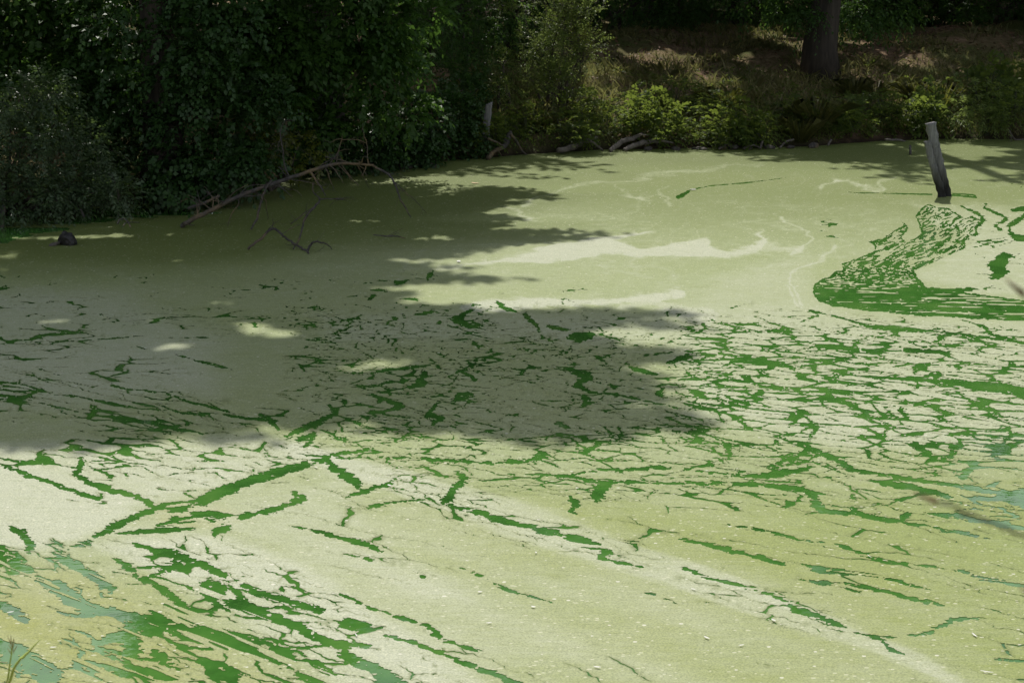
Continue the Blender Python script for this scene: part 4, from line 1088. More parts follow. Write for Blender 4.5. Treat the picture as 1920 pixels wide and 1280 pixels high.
    for i, (px, py, Y, rx, ry, rz, lab) in enumerate(under):
        p = ray(px, py, Y)
        gz = float(ground_z(np.array([p.x]), np.array([Y]))[0])
        if src is None:
            proto, O, D = lobe_sprays([(0,0,.62,.62,.6,.42), (-.5,.1,.5,.4,.5,.4), (.5,0,.55,.45,.5,.4), (.1,0,.95,.4,.4,.25), (-.7,0,.25,.3,.4,.25), (.75,0,.25,.3,.4,.25)], 900, .16, 8, .055, .030, .4, 171)
            src = foliage_mesh("foliage", [proto], M_BROAD, (0, 0, 0))
            T = twig_tubes(O, D, .16, .4, 9, .003)
            for k in range(6): T.add(bend([(0, 0, -.1), (RNG.random() - .5, .1, .3), ((RNG.random() - .5) * 1.4, 0, .8)], 3, .02, k), [.03] * 7, .1, False, sides=5)
            stem = T.mesh("stem", M_BARK, (0, 0, 0))
        root = thing("evergreen_shrub", (p.x, Y, gz - .08), lab, "shrub", "shaded shrubs under the trees")
        hgt = max(1.0, p.z + rz - gz)
        root.scale = (rx, ry * 1.2, hgt * .95); root.rotation_euler[2] = i * 1.3
        link("foliage", src, root); link("stem", stem, root)["kind"] = "stuff"

build_trees()
# ------------------------------------------------------------------ plants on the right-hand bank
def gz1(x, y): return float(ground_z(np.array([x]), np.array([y]))[0])

def on_bank(px, py):
    """walk along the sight line of a pixel until it meets the bank"""
    Ys = np.arange(18.0, 44.0, .05)
    a = ray(px, py, 1.0); X = a.x * Ys; Z = H + (a.z - H) * Ys
    hit = np.nonzero(Z <= np.maximum(ground_z(X, Ys), 0.0))[0]
    return ray(px, py, float(Ys[hit[0]]) if len(hit) else 40.0)

def shore_y(px):
    return float(np.interp(px, [p[0] for p in SHORE_PX], [p[1] for p in FAR_SHORE]))

def build_bank():
    rng = np.random.default_rng(301)
    # grass and dry stalks: nobody could count them
    n = 42000
    X = rng.uniform(-1.0, 15.0, n); Y = rng.uniform(25.5, 37.0, n)
    s = shore_dist(X, Y)
    dens = fbm(X * .8, Y * .8, 302, 3)
    k = (s > .12) & (dens + .25 * rng.random(n) > .50 + .10 * smooth(2.5, 5.0, s))
    X, Y, s, dens = X[k], Y[k], s[k], dens[k]
    Z = ground_z(X, Y)
    n = len(X)
    hgt = (.10 + .30 * rng.random(n) ** 1.5) * (0.55 + .9 * fbm(X * .9 + 7, Y * .9, 303, 2)) * np.where(s > 4.5, .6, 1.0)
    P = np.stack([X, Y, Z - .02], 1)
    lean = rng.normal(size=(n, 2)) * .42
    D = unit(np.concatenate([lean + np.array([-.15, -.25]), np.ones((n, 1))], 1))
    S = unit(np.cross(D, rng.normal(size=(n, 3))))
    w = (.006 + .009 * rng.random(n))[:, None]
    h = hgt[:, None]
    droop = np.stack([lean[:, 0], lean[:, 1] - .15, -.25 * np.ones(n)], 1) * h * .45
    V = np.stack([P - S * w, P + S * w, P + D * h * .55 + S * w * .8, P + D * h + droop, P + D * h * .55 - S * w * .8], 1).reshape(-1, 3)
    Q = np.arange(n * 5).reshape(n, 5)
    straw = np.clip(.16 + .75 * fbm(X * 1.1, Y * 1.1, 304, 3) * 1.1 - .15 + .5 * (rng.random(n) - .5), 0, 1)
    o = link("bank_grass", quad_mesh("bank_grass", V, Q, M_GRASS, {"tint": np.repeat(straw, 5)}))
    tag(o, "rough green and straw-coloured grass growing over the bank", "grass", kind="stuff")
    # low creeping leaves between the tufts
    n = 15000
    X = rng.uniform(-1.5, 15.0, n); Y = rng.uniform(25.0, 35.0, n)
    s = shore_dist(X, Y); d = fbm(X * 1.1 + 3, Y * 1.1, 305, 3)
    k = (s > .02) & (d * smooth(6.5, 1.0, s) + .2 * rng.random(n) > .40)
    X, Y, s = X[k], Y[k], s[k]; Z = ground_z(X, Y); n = len(X)
    O = np.stack([X, Y, Z + .05 + .22 * rng.random(n) * fbm(X * 2, Y * 2, 306, 2)], 1)
    D = unit(rng.normal(size=(n, 3)) * np.array([1, 1, .4]) + np.array([0, -.3, .3]))
    part = sprays(O, D, .12, 3, .055, .036, .4, rng)
    o = link("creeping_weeds", foliage_mesh("creeping_weeds", [part], M_WEED, (0, 0, 0)))
    tag(o, "low creeping green leaves covering the foot of the bank", "ground cover", kind="stuff")
    # fallen leaves and sticks on the bare soil
    n = 5000
    X = rng.uniform(0, 15.0, n); Y = rng.uniform(27.5, 36.0, n); k = shore_dist(X, Y) > .8
    X, Y = X[k], Y[k]; n = len(X)
    P = np.stack([X, Y, ground_z(X, Y) + .012], 1)
    part = leaf_faces(P, unit(rng.normal(size=(n, 3)) * np.array([1, 1, .25])), unit(rng.normal(size=(n, 3)) * .4 + np.array([0, 0, 1])), .07 + .05 * rng.random(n), .035 + .02 * rng.random(n))
    o = link("leaf_litter", foliage_mesh("leaf_litter", [part], M_LITTER, (0, 0, 0)))
    tag(o, "dry brown fallen leaves scattered over the bare bank", "leaf litter", kind="stuff")

    # plants one can tell apart; four habits, each copied
    protos = []
    for k, (lobes, cnt, ln, nl, ll, lw, dr, mat) in enumerate([
        ([(0,0,.45,.42,.4,.38), (-.3,0,.3,.3,.3,.28), (.35,0,.28,.32,.3,.26), (0,-.2,.2,.45,.3,.2)], 150, .26, 7, .095, .062, .35, M_WEED),     # broad weeds
        ([(0,0,.42,.5,.4,.32), (-.4,0,.25,.3,.3,.22), (.45,0,.25,.3,.3,.22)], 190, .26, 9, .060, .036, .45, M_WEED),                               # bramble
        ([(0,0,.4,.55,.4,.25), (.3,-.1,.55,.4,.3,.18), (-.3,-.1,.25,.4,.3,.18)], 70, .55, 15, .085, .024, .55, M_BUSH),                            # drooping sprays
        ]):
        part, O, D = lobe_sprays(lobes, cnt, ln, nl, ll, lw, dr, 310 + k, (.4, 1.0), (0, -1, .2), .35)
        f = foliage_mesh("foliage", [part], mat, (0, 0, 0))
        T = twig_tubes(O, D, ln, dr, 3, .004)
        r2 = np.random.default_rng(k)
        for l in lobes:
            for q in range(3): T.add(bend([(0, 0, -.06), (l[0] * .5 + .1 * (r2.random() - .5), l[1] * .5, l[2] * .7), (l[0] + .2 * (r2.random() - .5), l[1], l[2] + l[5] * .5)], 3, .01, q), [.008] * 7, .1, False, sides=4)
        protos.append((f, T.mesh("stem", M_STEM, (0, 0, 0))))
    # a tuft of arching grass
    n = 260; r2 = np.random.default_rng(77)
    A = r2.random(n) * 6.283; R = r2.random(n) ** .5 * .16
    P = np.stack([np.cos(A) * R, np.sin(A) * R, np.zeros(n) - .04], 1)
    out = np.stack([np.cos(A), np.sin(A), np.zeros(n)], 1) * (.15 + .5 * r2.random(n))[:, None]
    D = unit(out + np.array([0, 0, 1.0])); h = (.5 + .5 * r2.random(n))[:, None]
    S = unit(np.cross(D, np.array([0, 0, 1.0]) + .2 * r2.normal(size=(n, 3)))); w = .006
    m1 = P + D * h * .5; m2 = P + D * h * .85 + out * h * .25; t = P + D * h + out * h * .75 - np.array([0, 0, .22]) * h
    V = np.stack([P - S * w, P + S * w, m1 + S * w, m2 + S * w * .7, t, m2 - S * w * .7, m1 - S * w], 1).reshape(-1, 3)
    tuft = quad_mesh("blade", V, np.arange(n * 7).reshape(n, 7), M_TUFT, {"tint": np.repeat(r2.random(n), 7)})
    spots = [  # habit, x, y, width, height, name, label
        (0,1225,240,.9,.9,"weed_plant","bright leafy weed above the pale driftwood limb"), (0,1190,222,.7,.8,"weed_plant","sunlit leafy weed highest on the lit patch of bank"), (1,1270,262,.8,.6,"bramble_plant","bramble right of the pale driftwood at the water's edge"),
        (0,1380,256,.85,.85,"weed_plant","glossy broad-leaved weed overhanging the shore rocks"), (1,1315,268,.75,.55,"bramble_plant","low bramble between two leafy weeds over the shore rocks"), (1,1435,262,.9,.65,"bramble_plant","bramble right of the glossy broad-leaved weed"),
        (1,1140,245,.8,.6,"bramble_plant","bramble in half shade above the driftwood log"), (1,1050,262,1.0,.7,"bramble_plant","shaded bramble behind the driftwood log"), (1,985,255,.9,.8,"bramble_plant","shaded bramble behind the leaning dead boughs"),
        (2,1800,240,.9,1.0,"bank_shrub","drooping pale-leaved shrub right of the leaning post"), (2,1850,248,.8,.8,"bank_shrub","drooping pale-leaved shrub farthest right at the water's edge"), (0,1750,240,.8,1.1,"weed_plant","yellow-green leafy weed behind the top of the leaning post"),
        (1,1700,235,1.0,.8,"bramble_plant","sunlit bramble left of the leaning post"), (1,1650,225,1.0,.75,"bramble_plant","sunlit bramble right of the trunk's shadow"), (0,1605,235,.8,.7,"weed_plant","dark weed in the shadow of the bank tree"),
        (1,1560,240,.9,.7,"bramble_plant","shaded bramble below the bank tree"), (0,1480,225,.7,.6,"weed_plant","half-shaded weed left of the bank tree"), (1,1345,215,.9,.6,"bramble_plant","bramble halfway up the bank above the glossy weed"),
        (1,1270,200,.9,.7,"bramble_plant","dark green bramble halfway up the bank at centre right"), (0,1850,200,1.1,1.2,"weed_plant","dark weed clump behind the drooping shrubs"), (1,1900,225,1.1,1.0,"bramble_plant","dark bramble at the right edge"), (0,1920,180,1.2,1.1,"weed_plant","dark weed clump highest at the right edge"),
        (1,1090,225,.8,.8,"bramble_plant","bramble at the left end of the sunlit bank"), (1,930,270,.9,.7,"bramble_plant","shaded bramble below the grey stump"), (0,900,250,.6,.6,"weed_plant","shaded weed left of the grey stump"),
        (3,1760,200,.9,.75,"grass_tuft","tall sunlit grass tuft above the leaning post"), (3,1720,185,.8,.6,"grass_tuft","sunlit grass tuft left of the tallest tuft"), (3,1530,235,1.0,.75,"grass_tuft","yellow-green arching grass tuft below the bank tree"), (3,1500,255,.8,.55,"grass_tuft","shaded grass tuft near the dark shore stone"),
        (3,1360,195,.8,.5,"grass_tuft","straw grass tuft halfway up the bank"), (3,1640,180,.8,.5,"grass_tuft","straw grass tuft right of the bank tree"), (3,1600,175,.7,.5,"grass_tuft","small grass tuft at the foot of the bank tree"), (3,1120,215,.7,.45,"grass_tuft","dry grass tuft at the left of the sunlit soil"), (3,1010,240,.9,.6,"grass_tuft","shaded grass tuft below the fine-leaved bush")]
    for i, (kind, px, py, w, h, nm, lab) in enumerate(spots):
        p = on_bank(px, py + 8)
        grp = {"weed_plant": "leafy weeds on the bank", "bramble_plant": "brambles on the bank", "bank_shrub": "drooping shrubs by the water", "grass_tuft": "grass tufts on the bank"}[nm]
        root = thing(nm, (p.x, p.y, gz1(p.x, p.y) - .02), lab, nm.split("_")[1] if nm == "bank_shrub" else nm.replace("_", " "), grp)
        root.rotation_euler[2] = i * 2.1 + (0 if kind != 2 else .2 - i * 2.1); root.scale = (w, w, h)
        if kind == 3: link("blade", tuft, root)
        else: link("foliage", protos[kind][0], root); link("stem", protos[kind][1], root)["kind"] = "stuff"

M_LITTER = leaf_mat("dead_leaf", (0.075, 0.042, 0.022), (0.260, 0.150, 0.085), gloss=.7, trans=.1)
M_STEM = plain_mat("green_stem", (0.05, 0.06, 0.025), .7)
M_TUFT = leaf_mat("tuft_blade", (0.060, 0.080, 0.020), (0.200, 0.190, 0.070), gloss=.5, trans=.35)
build_bank()

# ------------------------------------------------------------------ posts, dead wood, rocks
def lump(name, r, mat, seed, jag=.3, sub=3):
    import bmesh
    bm = bmesh.new(); bmesh.ops.create_icosphere(bm, subdivisions=sub, radius=1.0)
    rng = np.random.default_rng(seed)
    dirs = unit(rng.normal(size=(9, 3))); cut = .55 + .4 * rng.random(9)
    for v in bm.verts:
        c = np.array(v.co)
        for d, k in zip(dirs, cut):
            x = c @ d
            if x > k: c = c - d * (x - k) * .85
        c *= 1 + jag * .25 * (rng.random() - .5)
        v.co = Vector(c * np.array(r))
    me = bpy.data.meshes.new(name); bm.to_mesh(me); bm.free()
    me.materials.append(mat)
    return me

def board(name, line, wids, deps, mat, origin, seed=0, tilt=0.0, jag=0.009):
    """a hewn timber: rectangular section with worn corners along a bent axis"""
    P = bend(line, 8, .002, seed); n = len(P)
    W = lerp_r(wids, n); Dp = lerp_r(deps, n)
    rng = np.random.default_rng(seed)
    sec = np.array([(-1,-.55),(-.75,-1),(-.2,-.93),(.3,-1.02),(.72,-1),(1,-.6),(1,.5),(.7,1),(-.6,1),(-1,.6)])
    m = len(sec); V = []
    for i in range(n):
        for a, b in sec:
            j = (rng.random(2) - .5) * jag * 2
            x = a * W[i] * .5 + j[0]; y = b * Dp[i] * .5 + j[1]
            top = tilt * a * W[i] * .5 if i == n - 1 else 0
            V.append((P[i][0] + x, P[i][1] + y, P[i][2] + top + (rng.random() - .5) * (.012 if i == n - 1 else 0)))
    Q = []; 
    loops = []; starts = []
    for i in range(n - 1):
        for a in range(m):
            c = (a + 1) % m
            starts.append(len(loops)); loops += [i * m + a, i * m + c, (i + 1) * m + c, (i + 1) * m + a]
    starts.append(len(loops)); loops += [(n - 1) * m + a for a in range(m)]
    starts.append(len(loops)); loops += [a for a in range(m)][::-1]
    return raw_mesh(name, np.array(V) - np.array(tuple(origin)), loops, starts, mat)

def build_posts():
    b = at(1770, 368); y = b.y
    root = thing("mooring_post", (b.x, b.y, 0), "grey weathered split timber post leaning left out of the scum", "post")
    link("tall_half", board("tall_half", [at(1774, 376) + Vector((0, .03, -.25)), ray(1774, 368, y + .03), ray(1762, 310, y + .03), ray(1753, 275, y + .03), ray(1745, 231, y + .03)], [.125, .12, .125, .132, .14], [.10, .10, .09, .085, .08], M_POST, b, 3, .22), root)
    link("short_half", board("short_half", [at(1766, 376) + Vector((0, -.055, -.25)), ray(1766, 369, y - .055), ray(1752, 318, y - .055), ray(1744, 290, y - .055), ray(1738, 265, y - .055)], [.115, .11, .095, .088, .080], [.07, .07, .065, .06, .05], M_POST, b, 4, .12), root)
    # fence stump on the shaded bank
    p = ray(911, 240, shore_y(911) + .12); t = ray(917, 194, p.y)
    root = thing("fence_stump", (p.x, p.y, p.z), "short pale grey broken post standing on the shaded bank", "post")
    link("shaft", board("shaft", [p + Vector((0, 0, -.2)), p, (p + t) / 2, t], [.12, .12, .12, .10], [.09] * 4, M_POST, p, 8, .5, .008), root)
    # timber at the left edge of the picture
    b2 = at(-6, 425)
    root = thing("edge_post", (b2.x, b2.y, 0), "dark forked post stub at the left edge of the pond", "post")
    link("shaft", board("shaft", [b2 + Vector((0, 0, -.25)), b2, ray(-2, 410, b2.y), ray(2, 386, b2.y)], [.15, .15, .12, .09], [.1, .1, .09, .07], M_POST, b2, 9, .6, .008), root)
    link("splinter", board("splinter", [b2 + Vector((.05, -.06, -.2)), ray(4, 424, b2.y - .06), ray(6, 405, b2.y - .06), ray(9, 387, b2.y - .06)], [.05, .05, .04, .025], [.04] * 4, M_PALE_WOOD, b2, 10, .6, .006), root)
    # stump just breaking the surface
    b3 = at(127, 459)
    root = thing("drowned_stump", (b3.x, b3.y, 0), "small dark drowned stump with pale debris in the shaded left water", "stump")
    me = lump("shaft", (.11, .09, .12), M_DARK, 12, .6); o = link("shaft", me, root); o.location = (0, 0, .03)
    me = lump("knob", (.04, .035, .035), M_DARK, 13, .5, 2); o = link("knob", me, root); o.location = (-.02, 0, .13)
    d = link("debris", lump("debris", (.085, .04, .030), M_ROCK, 14, .6, 2), root); d.location = (-.15, -.05, .012); d.rotation_euler = (0, -.35, .1)

def P3(pts, Y):
    """polyline from (px, py) or (px, py, Y) survey points"""
    return [ray(p[0], p[1], p[2] if len(p) > 2 else Y) for p in pts]

def random_twigs(T, line, n, length, r, seed, down=.5, sides=4):
    rng = np.random.default_rng(seed)
    line = np.asarray(line)
    for k in range(n):
        i = int(rng.integers(2, len(line) - 1)); p = line[i]
        t = unit((line[i] - line[i - 1])[None])[0]
        d = unit((t * .2 + rng.normal(size=3) * np.array([.8, .5, .8]) - np.array([0, 0, down * rng.random()]))[None])[0]
        l = length * (.4 + .9 * rng.random())
        q = bend([p, p + d * l * .5 + rng.normal(size=3) * l * .06, p + d * l + rng.normal(size=3) * l * .12 - np.array([0, 0, .1 * l])], 3, l * .03, seed + k)
        if q[-1][2] < -.05: continue
        T.add(q, np.linspace(r, r * .35, len(q)), .1, False, sides=sides)
        if rng.random() < .6:
            j = len(q) // 2; d2 = unit((d + rng.normal(size=3) * .7)[None])[0]
            T.add([q[j], q[j] + d2 * l * .22, q[j] + d2 * l * .42 - np.array([0, 0, .05 * l])], [r * .6, r * .45, r * .25], .1, False, sides=3)

def build_fallen_branch():
    Y = 19.0
    o = at(355, 415)
    root = thing("fallen_branch", (o.x, o.y, 0), "bare dead branch arching out of the water with drooping twigs", "branch")
    def part(name, lines, seed, tw=0, tl=.3, down=.5):
        T = Tubes(7); W = Tubes(4)
        for k, (pts, r, yy) in enumerate(lines):
            b = bend(P3(pts, yy), 5, .006, seed + k)
            T.add(b, lerp_r(r, len(b)) * .82, .30, True, seed + k)
            if tw: random_twigs(W, b, tw, tl, min(r) * .55, seed * 3 + k, down)
        limb = link(name, T.mesh(name, M_DEAD, (o.x, o.y, 0)), root)
        if W.n: link("twigs", W.mesh("twigs", M_DEAD, (o.x, o.y, 0)), limb)["kind"] = "stuff"
    part("limb", [([(340,424,18.7),(355,415,18.7),(400,393,18.8),(450,368,19.0),(520,342,19.2),(580,322,19.3),(625,308,19.4),(660,307,19.4),(700,310,19.4)], [.034,.034,.032,.030,.030,.026,.024,.020,.016], Y)], 1, 36, .36)
    part("branch", [([(697,309.6,19.4),(728,327,19.3),(740,345,19.2),(750,372,19.1),(765,398,19.0),(770,408,18.9)], [.018,.020,.017,.013,.010,.006], Y)], 2, 6, .35)
    part("branch", [([(741,342,19.2),(760,360,19.1),(780,378,19.0),(800,400,18.9)], [.008,.006,.005,.003], Y)], 3, 2, .2)
    part("branch", [([(581,321,19.3),(592,338,19.2),(602,352,19.1),(611,367,19.0)], [.015,.014,.010,.006], Y)], 4, 2, .2)
    part("branch", [([(588,342,19.2),(586,358,19.1),(599,373,18.9),(590,388,18.7),(575,404,18.5),(567,423,18.2),(562,445,17.8),(550,467,17.25)], [.008,.009,.013,.014,.014,.013,.011,.008], Y), ([(600,374,18.9),(620,373,18.9),(645,373,18.9)], [.012,.010,.007], Y)], 5, 5, .3, .8)
    part("branch", [([(509,339,19.2),(497,358,19.0),(488,382,18.8),(483,406,18.6),(472,430,18.2)], [.016,.016,.017,.017,.011], Y)], 6, 4, .3)
    part("branch", [([(466,467,17.3),(470,462,17.3),(490,447,17.4),(512,429,17.5),(528,440,17.45),(545,453,17.4),(562,463,17.35),(576,472,17.2),(578,482,17.0)], [.017,.017,.018,.018,.016,.016,.015,.014,.010], Y), ([(576,471,17.2),(582,460,17.3),(590,453,17.3),(603,455,17.3),(613,457,17.25),(623,468,17.1)], [.015,.014,.012,.011,.009,.004], Y)], 7, 4, .2, 0)
    part("branch", [([(541,331,19.3),(533,305,19.3),(531,284,19.3),(527,262,19.3),(526,246,19.3),(534,228,19.3),(556,225,19.3)], [.013,.011,.010,.008,.007,.005,.003], Y), ([(531,290,19.3),(521,275,19.2),(525,262,19.2)], [.005,.004,.003], Y)], 8, 12, .24, -.2)
    part("branch", [([(690,309,19.4),(689,290,19.4),(687,266,19.4),(681,248,19.4),(680,232,19.4)], [.011,.009,.008,.005,.003], Y), ([(687,268,19.4),(668,262,19.4),(650,262,19.4),(632,261,19.4),(619,267,19.4),(608,261,19.4)], [.005,.006,.005,.005,.004,.002], Y)], 9, 6, .22, 0)
    part("branch", [([(585,320,19.3),(610,305,19.4),(632,292,19.4),(636,275,19.4)], [.009,.008,.006,.003], Y), ([(632,306,19.4),(634,285,19.4)], [.009,.005], Y)], 10, 5, .22, 0)
    for k, one in enumerate([([(447,370,19.0),(446,385,18.9),(434,400,18.7),(427,425,18.3)], [.007,.006,.006,.003], Y), ([(470,347,19.1),(505,347,19.1),(530,352,19.0),(555,358,19.0),(566,370,19.0)], [.006,.006,.005,.004,.003], Y), ([(511,430,17.5),(512,410,17.6)], [.006,.003], Y), ([(545,420,18.2),(570,400,18.4),(590,385,18.6)], [.008,.006,.003], Y), ([(528,440,17.45),(550,425,17.9),(563,422,18.2)], [.005,.005,.003], Y)]):
        part("twig", [one], 11 + k, 2, .22, .4)

def log(name, label, lines, mat, seed, category="log", twigs=0, sides=8, part="limb"):
    first = lines[0][0][0]
    o = ray(*first) if len(first) == 3 else at(*first)
    root = thing(name, (o.x, o.y, max(0, 0)), label, category)
    for k, (pts, r) in enumerate(lines):
        T = Tubes(sides)
        pts = [((p[0], p[1], shore_y(p[0]) - .28 + .10 * i) if (len(p) == 3 and p[2] > 24.9 and name != "dead_stake") else p) for i, p in enumerate(pts)]
        b = bend([ray(*p) if len(p) == 3 else at(*p) for p in pts], 5, min(r) * .25, seed + k)
        T.add(b, lerp_r(r, len(b)) * .78, .28, True, seed + k)
        if twigs: random_twigs(T, b, twigs, .25, min(r) * .4, seed + k, 0)
        link(part if k == 0 else "branch", T.mesh(part, mat, (o.x, o.y, 0)), root)

def build_dead_wood():
    log("sunken_stick", "straight dead stick sloping into the water left of the fallen branch", [([(353,391,19.3),(380,381,19.5),(411,367,19.7)], [.024,.026,.022])], M_DEAD, 21, "stick", 2)
    log("sunken_stick", "shorter dead stick lying farther in under the ivy fringe", [([(318,388,19.4),(335,380,19.6),(353,372,19.8)], [.016,.018,.014])], M_DEAD, 22, "stick")
    log("water_stub", "thin dark stub poking up from the far left water", [([(158,407,18.9),(155,400,18.9),(151,392,18.9)], [.018,.017,.014])], M_DEAD, 23, "stick")
    log("looped_twig", "small looped twig lying in the shaded water right of the stub", [([(220,420,18.4),(224,412,18.45),(232,410,18.45),(240,416,18.4),(245,426,18.25)], [.012,.012,.011,.010,.008]), ([(231,424,18.3),(238,417,18.4),(262,417,18.35)], [.008,.008,.005])], M_DEAD, 24, "twig")
    log("floating_twig", "thin forked twig floating flat right of the fallen branch", [([(700,440,17.75),(725,443,17.75),(745,443,17.74),(760,447,17.6)], [.007,.009,.009,.005]), ([(730,443,17.75),(748,436,17.9)], [.006,.003]), ([(726,443,17.75),(755,428,18.2)], [.004,.002])], M_DEAD, 25, "twig", 1)
    log("leaning_bough", "dead forked bough leaning into the water below the grey stump", [([(915,298,25.0),(922,288,25.1),(945,275,25.3),(952,262,25.5),(956,249,25.6)], [.050,.045,.05,.06,.05]), ([(915,260,25.4),(930,267,25.3),(945,275,25.2)], [.022,.025,.025]), ([(958,252,25.5),(970,268,25.3),(978,282,25.2),(990,294,25.1)], [.030,.028,.022,.016]), ([(935,283,25.2),(940,292,25.1)], [.015,.01])], M_DEAD, 26, "dead bough")
    log("driftwood_log", "pale broken log lying along the shore below the shaded brambles", [([(1046,283,26.2),(1065,278,26.3),(1082,272,26.5),(1100,265,26.7),(1118,258,26.9)], [.055,.075,.07,.055,.04]), ([(1105,264,26.6),(1118,272,26.5),(1130,282,26.3)], [.03,.03,.02])], M_PALE_WOOD, 27)
    log("driftwood_limb", "crooked grey driftwood limb rising from the water onto the sunlit bank", [([(1143,283,26.5),(1155,274,26.6),(1170,264,26.8),(1188,260,27.0),(1205,250,27.3)], [.035,.045,.045,.04,.025]), ([(1200,252,27.2),(1216,254,27.2)], [.02,.01])], M_PALE_WOOD, 28)
    log("driftwood_limb", "long pale driftwood limb lying level in front of the leafy weeds", [([(1170,280,26.6),(1185,275,26.7),(1205,268,26.8),(1225,265,26.9),(1250,263,27.0)], [.03,.045,.05,.045,.035]), ([(1240,264,26.9),(1262,268,26.9)], [.03,.02])], M_PALE_WOOD, 29)
    for i, (l, lab) in enumerate([([(1348,280,26.8),(1362,270,26.9),(1372,272,26.9),(1385,278,26.8)], "bent root standing in the water beside the shore rocks"), ([(1395,279,26.8),(1412,272,26.9),(1424,278,26.8)], "arched root right of the pale shore rocks"), ([(1425,279,26.8),(1430,264,27.0)], "thin upright dead stick by the arched root"), ([(1462,277,26.9),(1475,266,27.1),(1488,262,27.2)], "slanting dead stick left of the dark shore stone"),
                                   ([(1552,273,27.4),(1558,262,27.6)], "thin stick right of the dark shore stone"), ([(1660,262,28.0),(1690,264,27.8),(1705,268,27.6)], "grey bough sloping into the shaded water left of the post"), ([(1707,290,25.2),(1706,273,25.3)], "thin dark stake standing in the shaded water left of the post"), ([(1893,246,28.6),(1899,258,28.2),(1905,263,28.0),(1925,262,28.0)], "pale forked driftwood at the right edge of the far shore")]):
        log("dead_stick" if i != 6 else "dead_stake", lab, [(l, [.022] * len(l))], M_PALE_WOOD if i != 6 else M_DEAD, 40 + i, "stick", 1 if i in (0, 7) else 0, 6)
    rocks = [(760,311,.19,.12,.17,"pointed grey rock at the foot of the ivy curtain"), (808,306,.34,.14,.11,"long low grey rock right of the pointed rock"), (1215,281,.10,.08,.07,"small dark stone below the long driftwood limb"), (1265,278,.16,.10,.06,"flat pale rock at the waterline right of the driftwood"),
             (1353,279,.11,.08,.10,"dark square stone among the shore rocks"), (1372,278,.16,.10,.10,"pale grey rock beside the dark square stone"), (1398,278,.13,.1,.06,"low pale rock under the glossy weed"), (1440,277,.14,.1,.07,"grey rock under the bramble on the shore"), (1522,275,.16,.11,.10,"dark bluish stone alone at the waterline"), (1310,279,.18,.1,.06,"low brown rock under the low bramble"), (1480,276,.13,.1,.06,"small grey rock left of the dark bluish stone")]
    for i, (px, py, a, b, c, lab) in enumerate(rocks):
        p = at(px, py)
        o = link("shore_rock", lump("shore_rock", (a * .8, b * .8, c * .72), M_DEAD if "dark" in lab else M_ROCK, 60 + i, .4, 2)); o.location = (p.x, min(p.y, shore_y(px) - (.30 if px < 900 else .14)), c * .25); o.rotation_euler[2] = i * 1.7
        tag(o, lab, "rock", "rocks along the far shore")

def flake(name, l, w, mat, seed, curl=.3):
    """a curled leaf, petal or feather lying on the crust"""
    n = 7; rng = np.random.default_rng(seed); V = []; Q = []
    for i in range(n):
        t = i / (n - 1); ww = w * math.sin(math.pi * (.08 + .88 * t)) ** .8
        z = curl * .5 * l * (t - .5) ** 2 + .004
        for k, s in enumerate((-1, -.4, .4, 1)):
            V.append(((t - .5) * l, s * ww * .5 + (rng.random() - .5) * w * .15, z + abs(s) * w * curl * .3))
    for i in range(n - 1):
        for k in range(3): Q.append((i * 4 + k, i * 4 + k + 1, i * 4 + k + 5, i * 4 + k + 4))
    me = quad_mesh(name, V, Q, mat, None, True)
    return me

def build_litter():
    spots = [(891,345,.13,.07,M_TAN,"tan and white scrap of litter floating on the far green scum"), (1300,357,.09,.05,M_WHITE,"white scrap floating at the end of the thin far crack"), (860,492,.07,.05,M_WHITE,"white feather at the left tip of the far pale streak"),
             (100,1216,.055,.022,M_WHITE,"white curled leaf beside the foreground grass at lower left"), (1120,1253,.06,.018,M_WHITE,"white sliver of leaf near the bottom centre"), (1827,1193,.075,.018,M_WHITE,"long white and pink sliver low on the right"), (917,1170,.05,.02,M_WHITE,"white petal on the olive scum left of bottom centre"),
             (730,912,.045,.03,M_WHITE,"white feather at the end of a short lead, upper end of the pale band"), (1325,1198,.06,.02,M_WHITE,"white petal below the diagonal pale band"), (1390,1212,.05,.018,M_WHITE,"narrow white petal lowest below the diagonal pale band"), (1630,1045,.07,.012,M_WHITE,"thin pale sliver beside a hairline crack at the right"),
             (1850,1262,.10,.014,M_WHITE,"long pale stalk in the bottom right"), (975,1252,.0,.0,None,""), (1005,1038,.035,.02,M_WHITE,"small white petal just below the diagonal pale band"), (900,1112,.04,.02,M_WHITE,"white petal in the middle of the olive scum"), (1000,1140,.04,.025,M_WHITE,"small white curled leaf right of the middle petal"),
             (668,1193,.06,.012,M_WHITE,"white sliver between the leads at bottom left centre"), (20,1150,.06,.015,M_WHITE,"pale twig fragment at the left edge"), (1450,1165,.05,.02,M_WHITE,"white flake at the lower edge of the pale band"), (1300,1107,.045,.018,M_WHITE,"white flake inside the pale band")]
    for i, (px, py, l, w, m, lab) in enumerate(spots):
        if m is None: continue
        p = at(px, py)
        o = link("floating_flake", flake("floating_flake", l * (.62 if py > 700 else 1), w * (.7 + .5 * ((i * 37) % 10) / 10) * (.55 if py > 700 else 1), m, 80 + i)); o.location = (p.x, p.y, .006); o.rotation_euler[2] = -.5 + .9 * math.sin(i * 2.3)
        tag(o, lab, "litter", "pale scraps floating on the scum")

def blade_tube(T, pts, r, flat=.35, seed=0):
    b = bend(pts, 6, .0015, seed); T.add(b, lerp_r(r, len(b)), .05, True, seed, 6, flat)

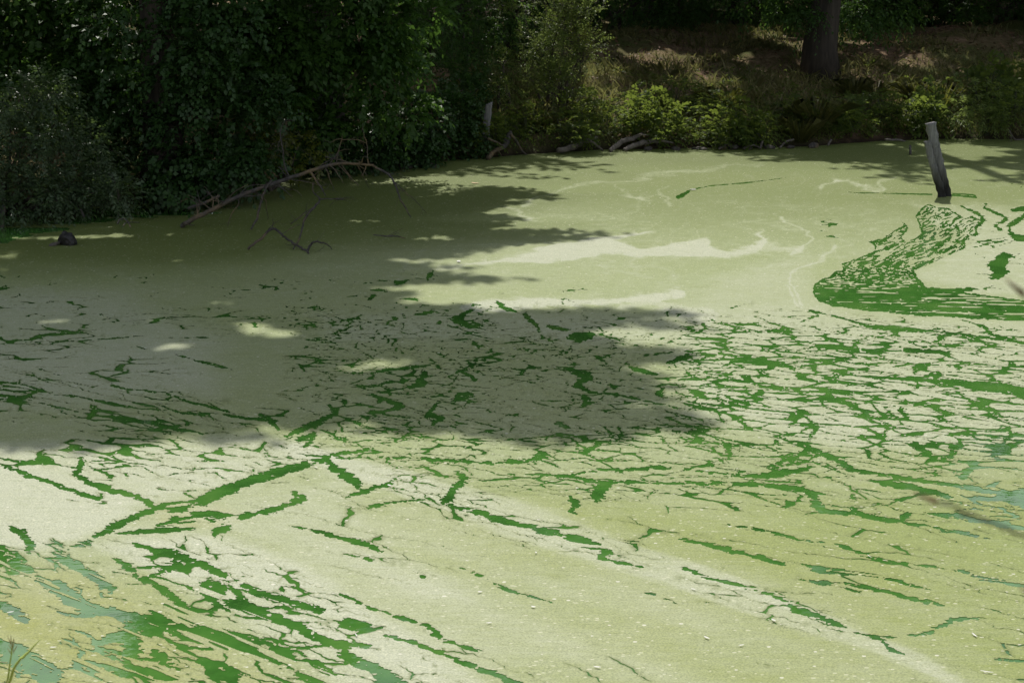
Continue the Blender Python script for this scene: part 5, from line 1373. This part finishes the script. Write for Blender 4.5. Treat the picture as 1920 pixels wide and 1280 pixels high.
def build_foreground_grass():
    # seeding grass at the lower left, on the near bank
    g = (-1.35, 3.9); z = gz1(*g)
    root = thing("seeding_grass", (g[0], g[1], z), "green seeding grass stalk and leaf at the lower left corner", "grass")
    base = Vector((g[0], g[1], z - .03)); Y = 3.9
    T = Tubes(6); blade_tube(T, [base, ray(8, 1400, Y), ray(18, 1280, Y), ray(26, 1225, Y)], [.007, .007, .0065, .0035])
    link("stalk", T.mesh("stalk", M_NEARGRASS, base), root)
    T = Tubes(6); blade_tube(T, [base, ray(12, 1400, Y), ray(24, 1283, Y), ray(50, 1245, Y), ray(79, 1217, Y)], [.005, .007, .009, .007, .001], .45)
    link("leaf", T.mesh("leaf", M_NEARGRASS, base), root)
    T = Tubes(4)
    rng = np.random.default_rng(5)
    for k in range(12):
        p = ray(25 + rng.normal() * 2, 1246 - k * 2.2, Y); q = p + Vector((rng.normal() * .007, rng.normal() * .006, .018 + .01 * rng.random()))
        T.add([p, (p + q) / 2, q], [.0008, .0012, .0003], .1, False)
    link("seed_head", T.mesh("seed_head", M_SEED, base), root)
    # tall reed close to the camera on the right: out of focus
    g = (.62, 1.05); z = gz1(*g); base = Vector((g[0], g[1], z - .03))
    root = thing("near_reed", (g[0], g[1], z), "blurred reed leaning in from the right edge close to the camera", "reed")
    for k, (pts, r) in enumerate([([(2250,1800,1.05),(2180,1250,1.05),(2020,1120,1.05),(1900,1075,1.05),(1800,1035,1.05),(1712,1000,1.05)], [.005,.005,.0045,.0045,.0042,.0010]),
                                   ([(2260,1800,1.2),(2200,1100,1.2),(2080,760,1.2),(1960,660,1.2),(1885,598,1.2)], [.005,.005,.0045,.0042,.0010]),
                                   ([(2240,1800,1.1),(2100,1420,1.1),(1990,1260,1.1),(1912,1172,1.1)], [.004,.0035,.003,.0008])]):
        T = Tubes(6); blade_tube(T, [base] + P3(pts, 1), [.004] + r, .3, k)
        link("blade", T.mesh("blade", M_NEARREED, base), root)
        tip = P3(pts, 1)[-1]; pre = P3(pts, 1)[-2]; d = (tip - pre).normalized()
        T = Tubes(6); T.add([tip - d * .016, tip - d * .008, tip + d * .004], [.0026, .0018, .0004], .05, True)
        link("tip", T.mesh("tip", M_REEDTIP, base), root)

M_NEARGRASS = plain_mat("near_grass", (0.40, 0.50, 0.085), .5, .35, 30)
M_SEED = plain_mat("grass_seed", (0.40, 0.36, 0.16), .7, .2)
M_NEARREED = plain_mat("near_reed_blade", (0.030, 0.038, 0.010), .5, .4, 12)
M_REEDTIP = plain_mat("dry_reed_tip", (0.22, 0.14, 0.06), .6, .2)
build_posts()
build_fallen_branch()
build_dead_wood()
build_litter()
build_foreground_grass()
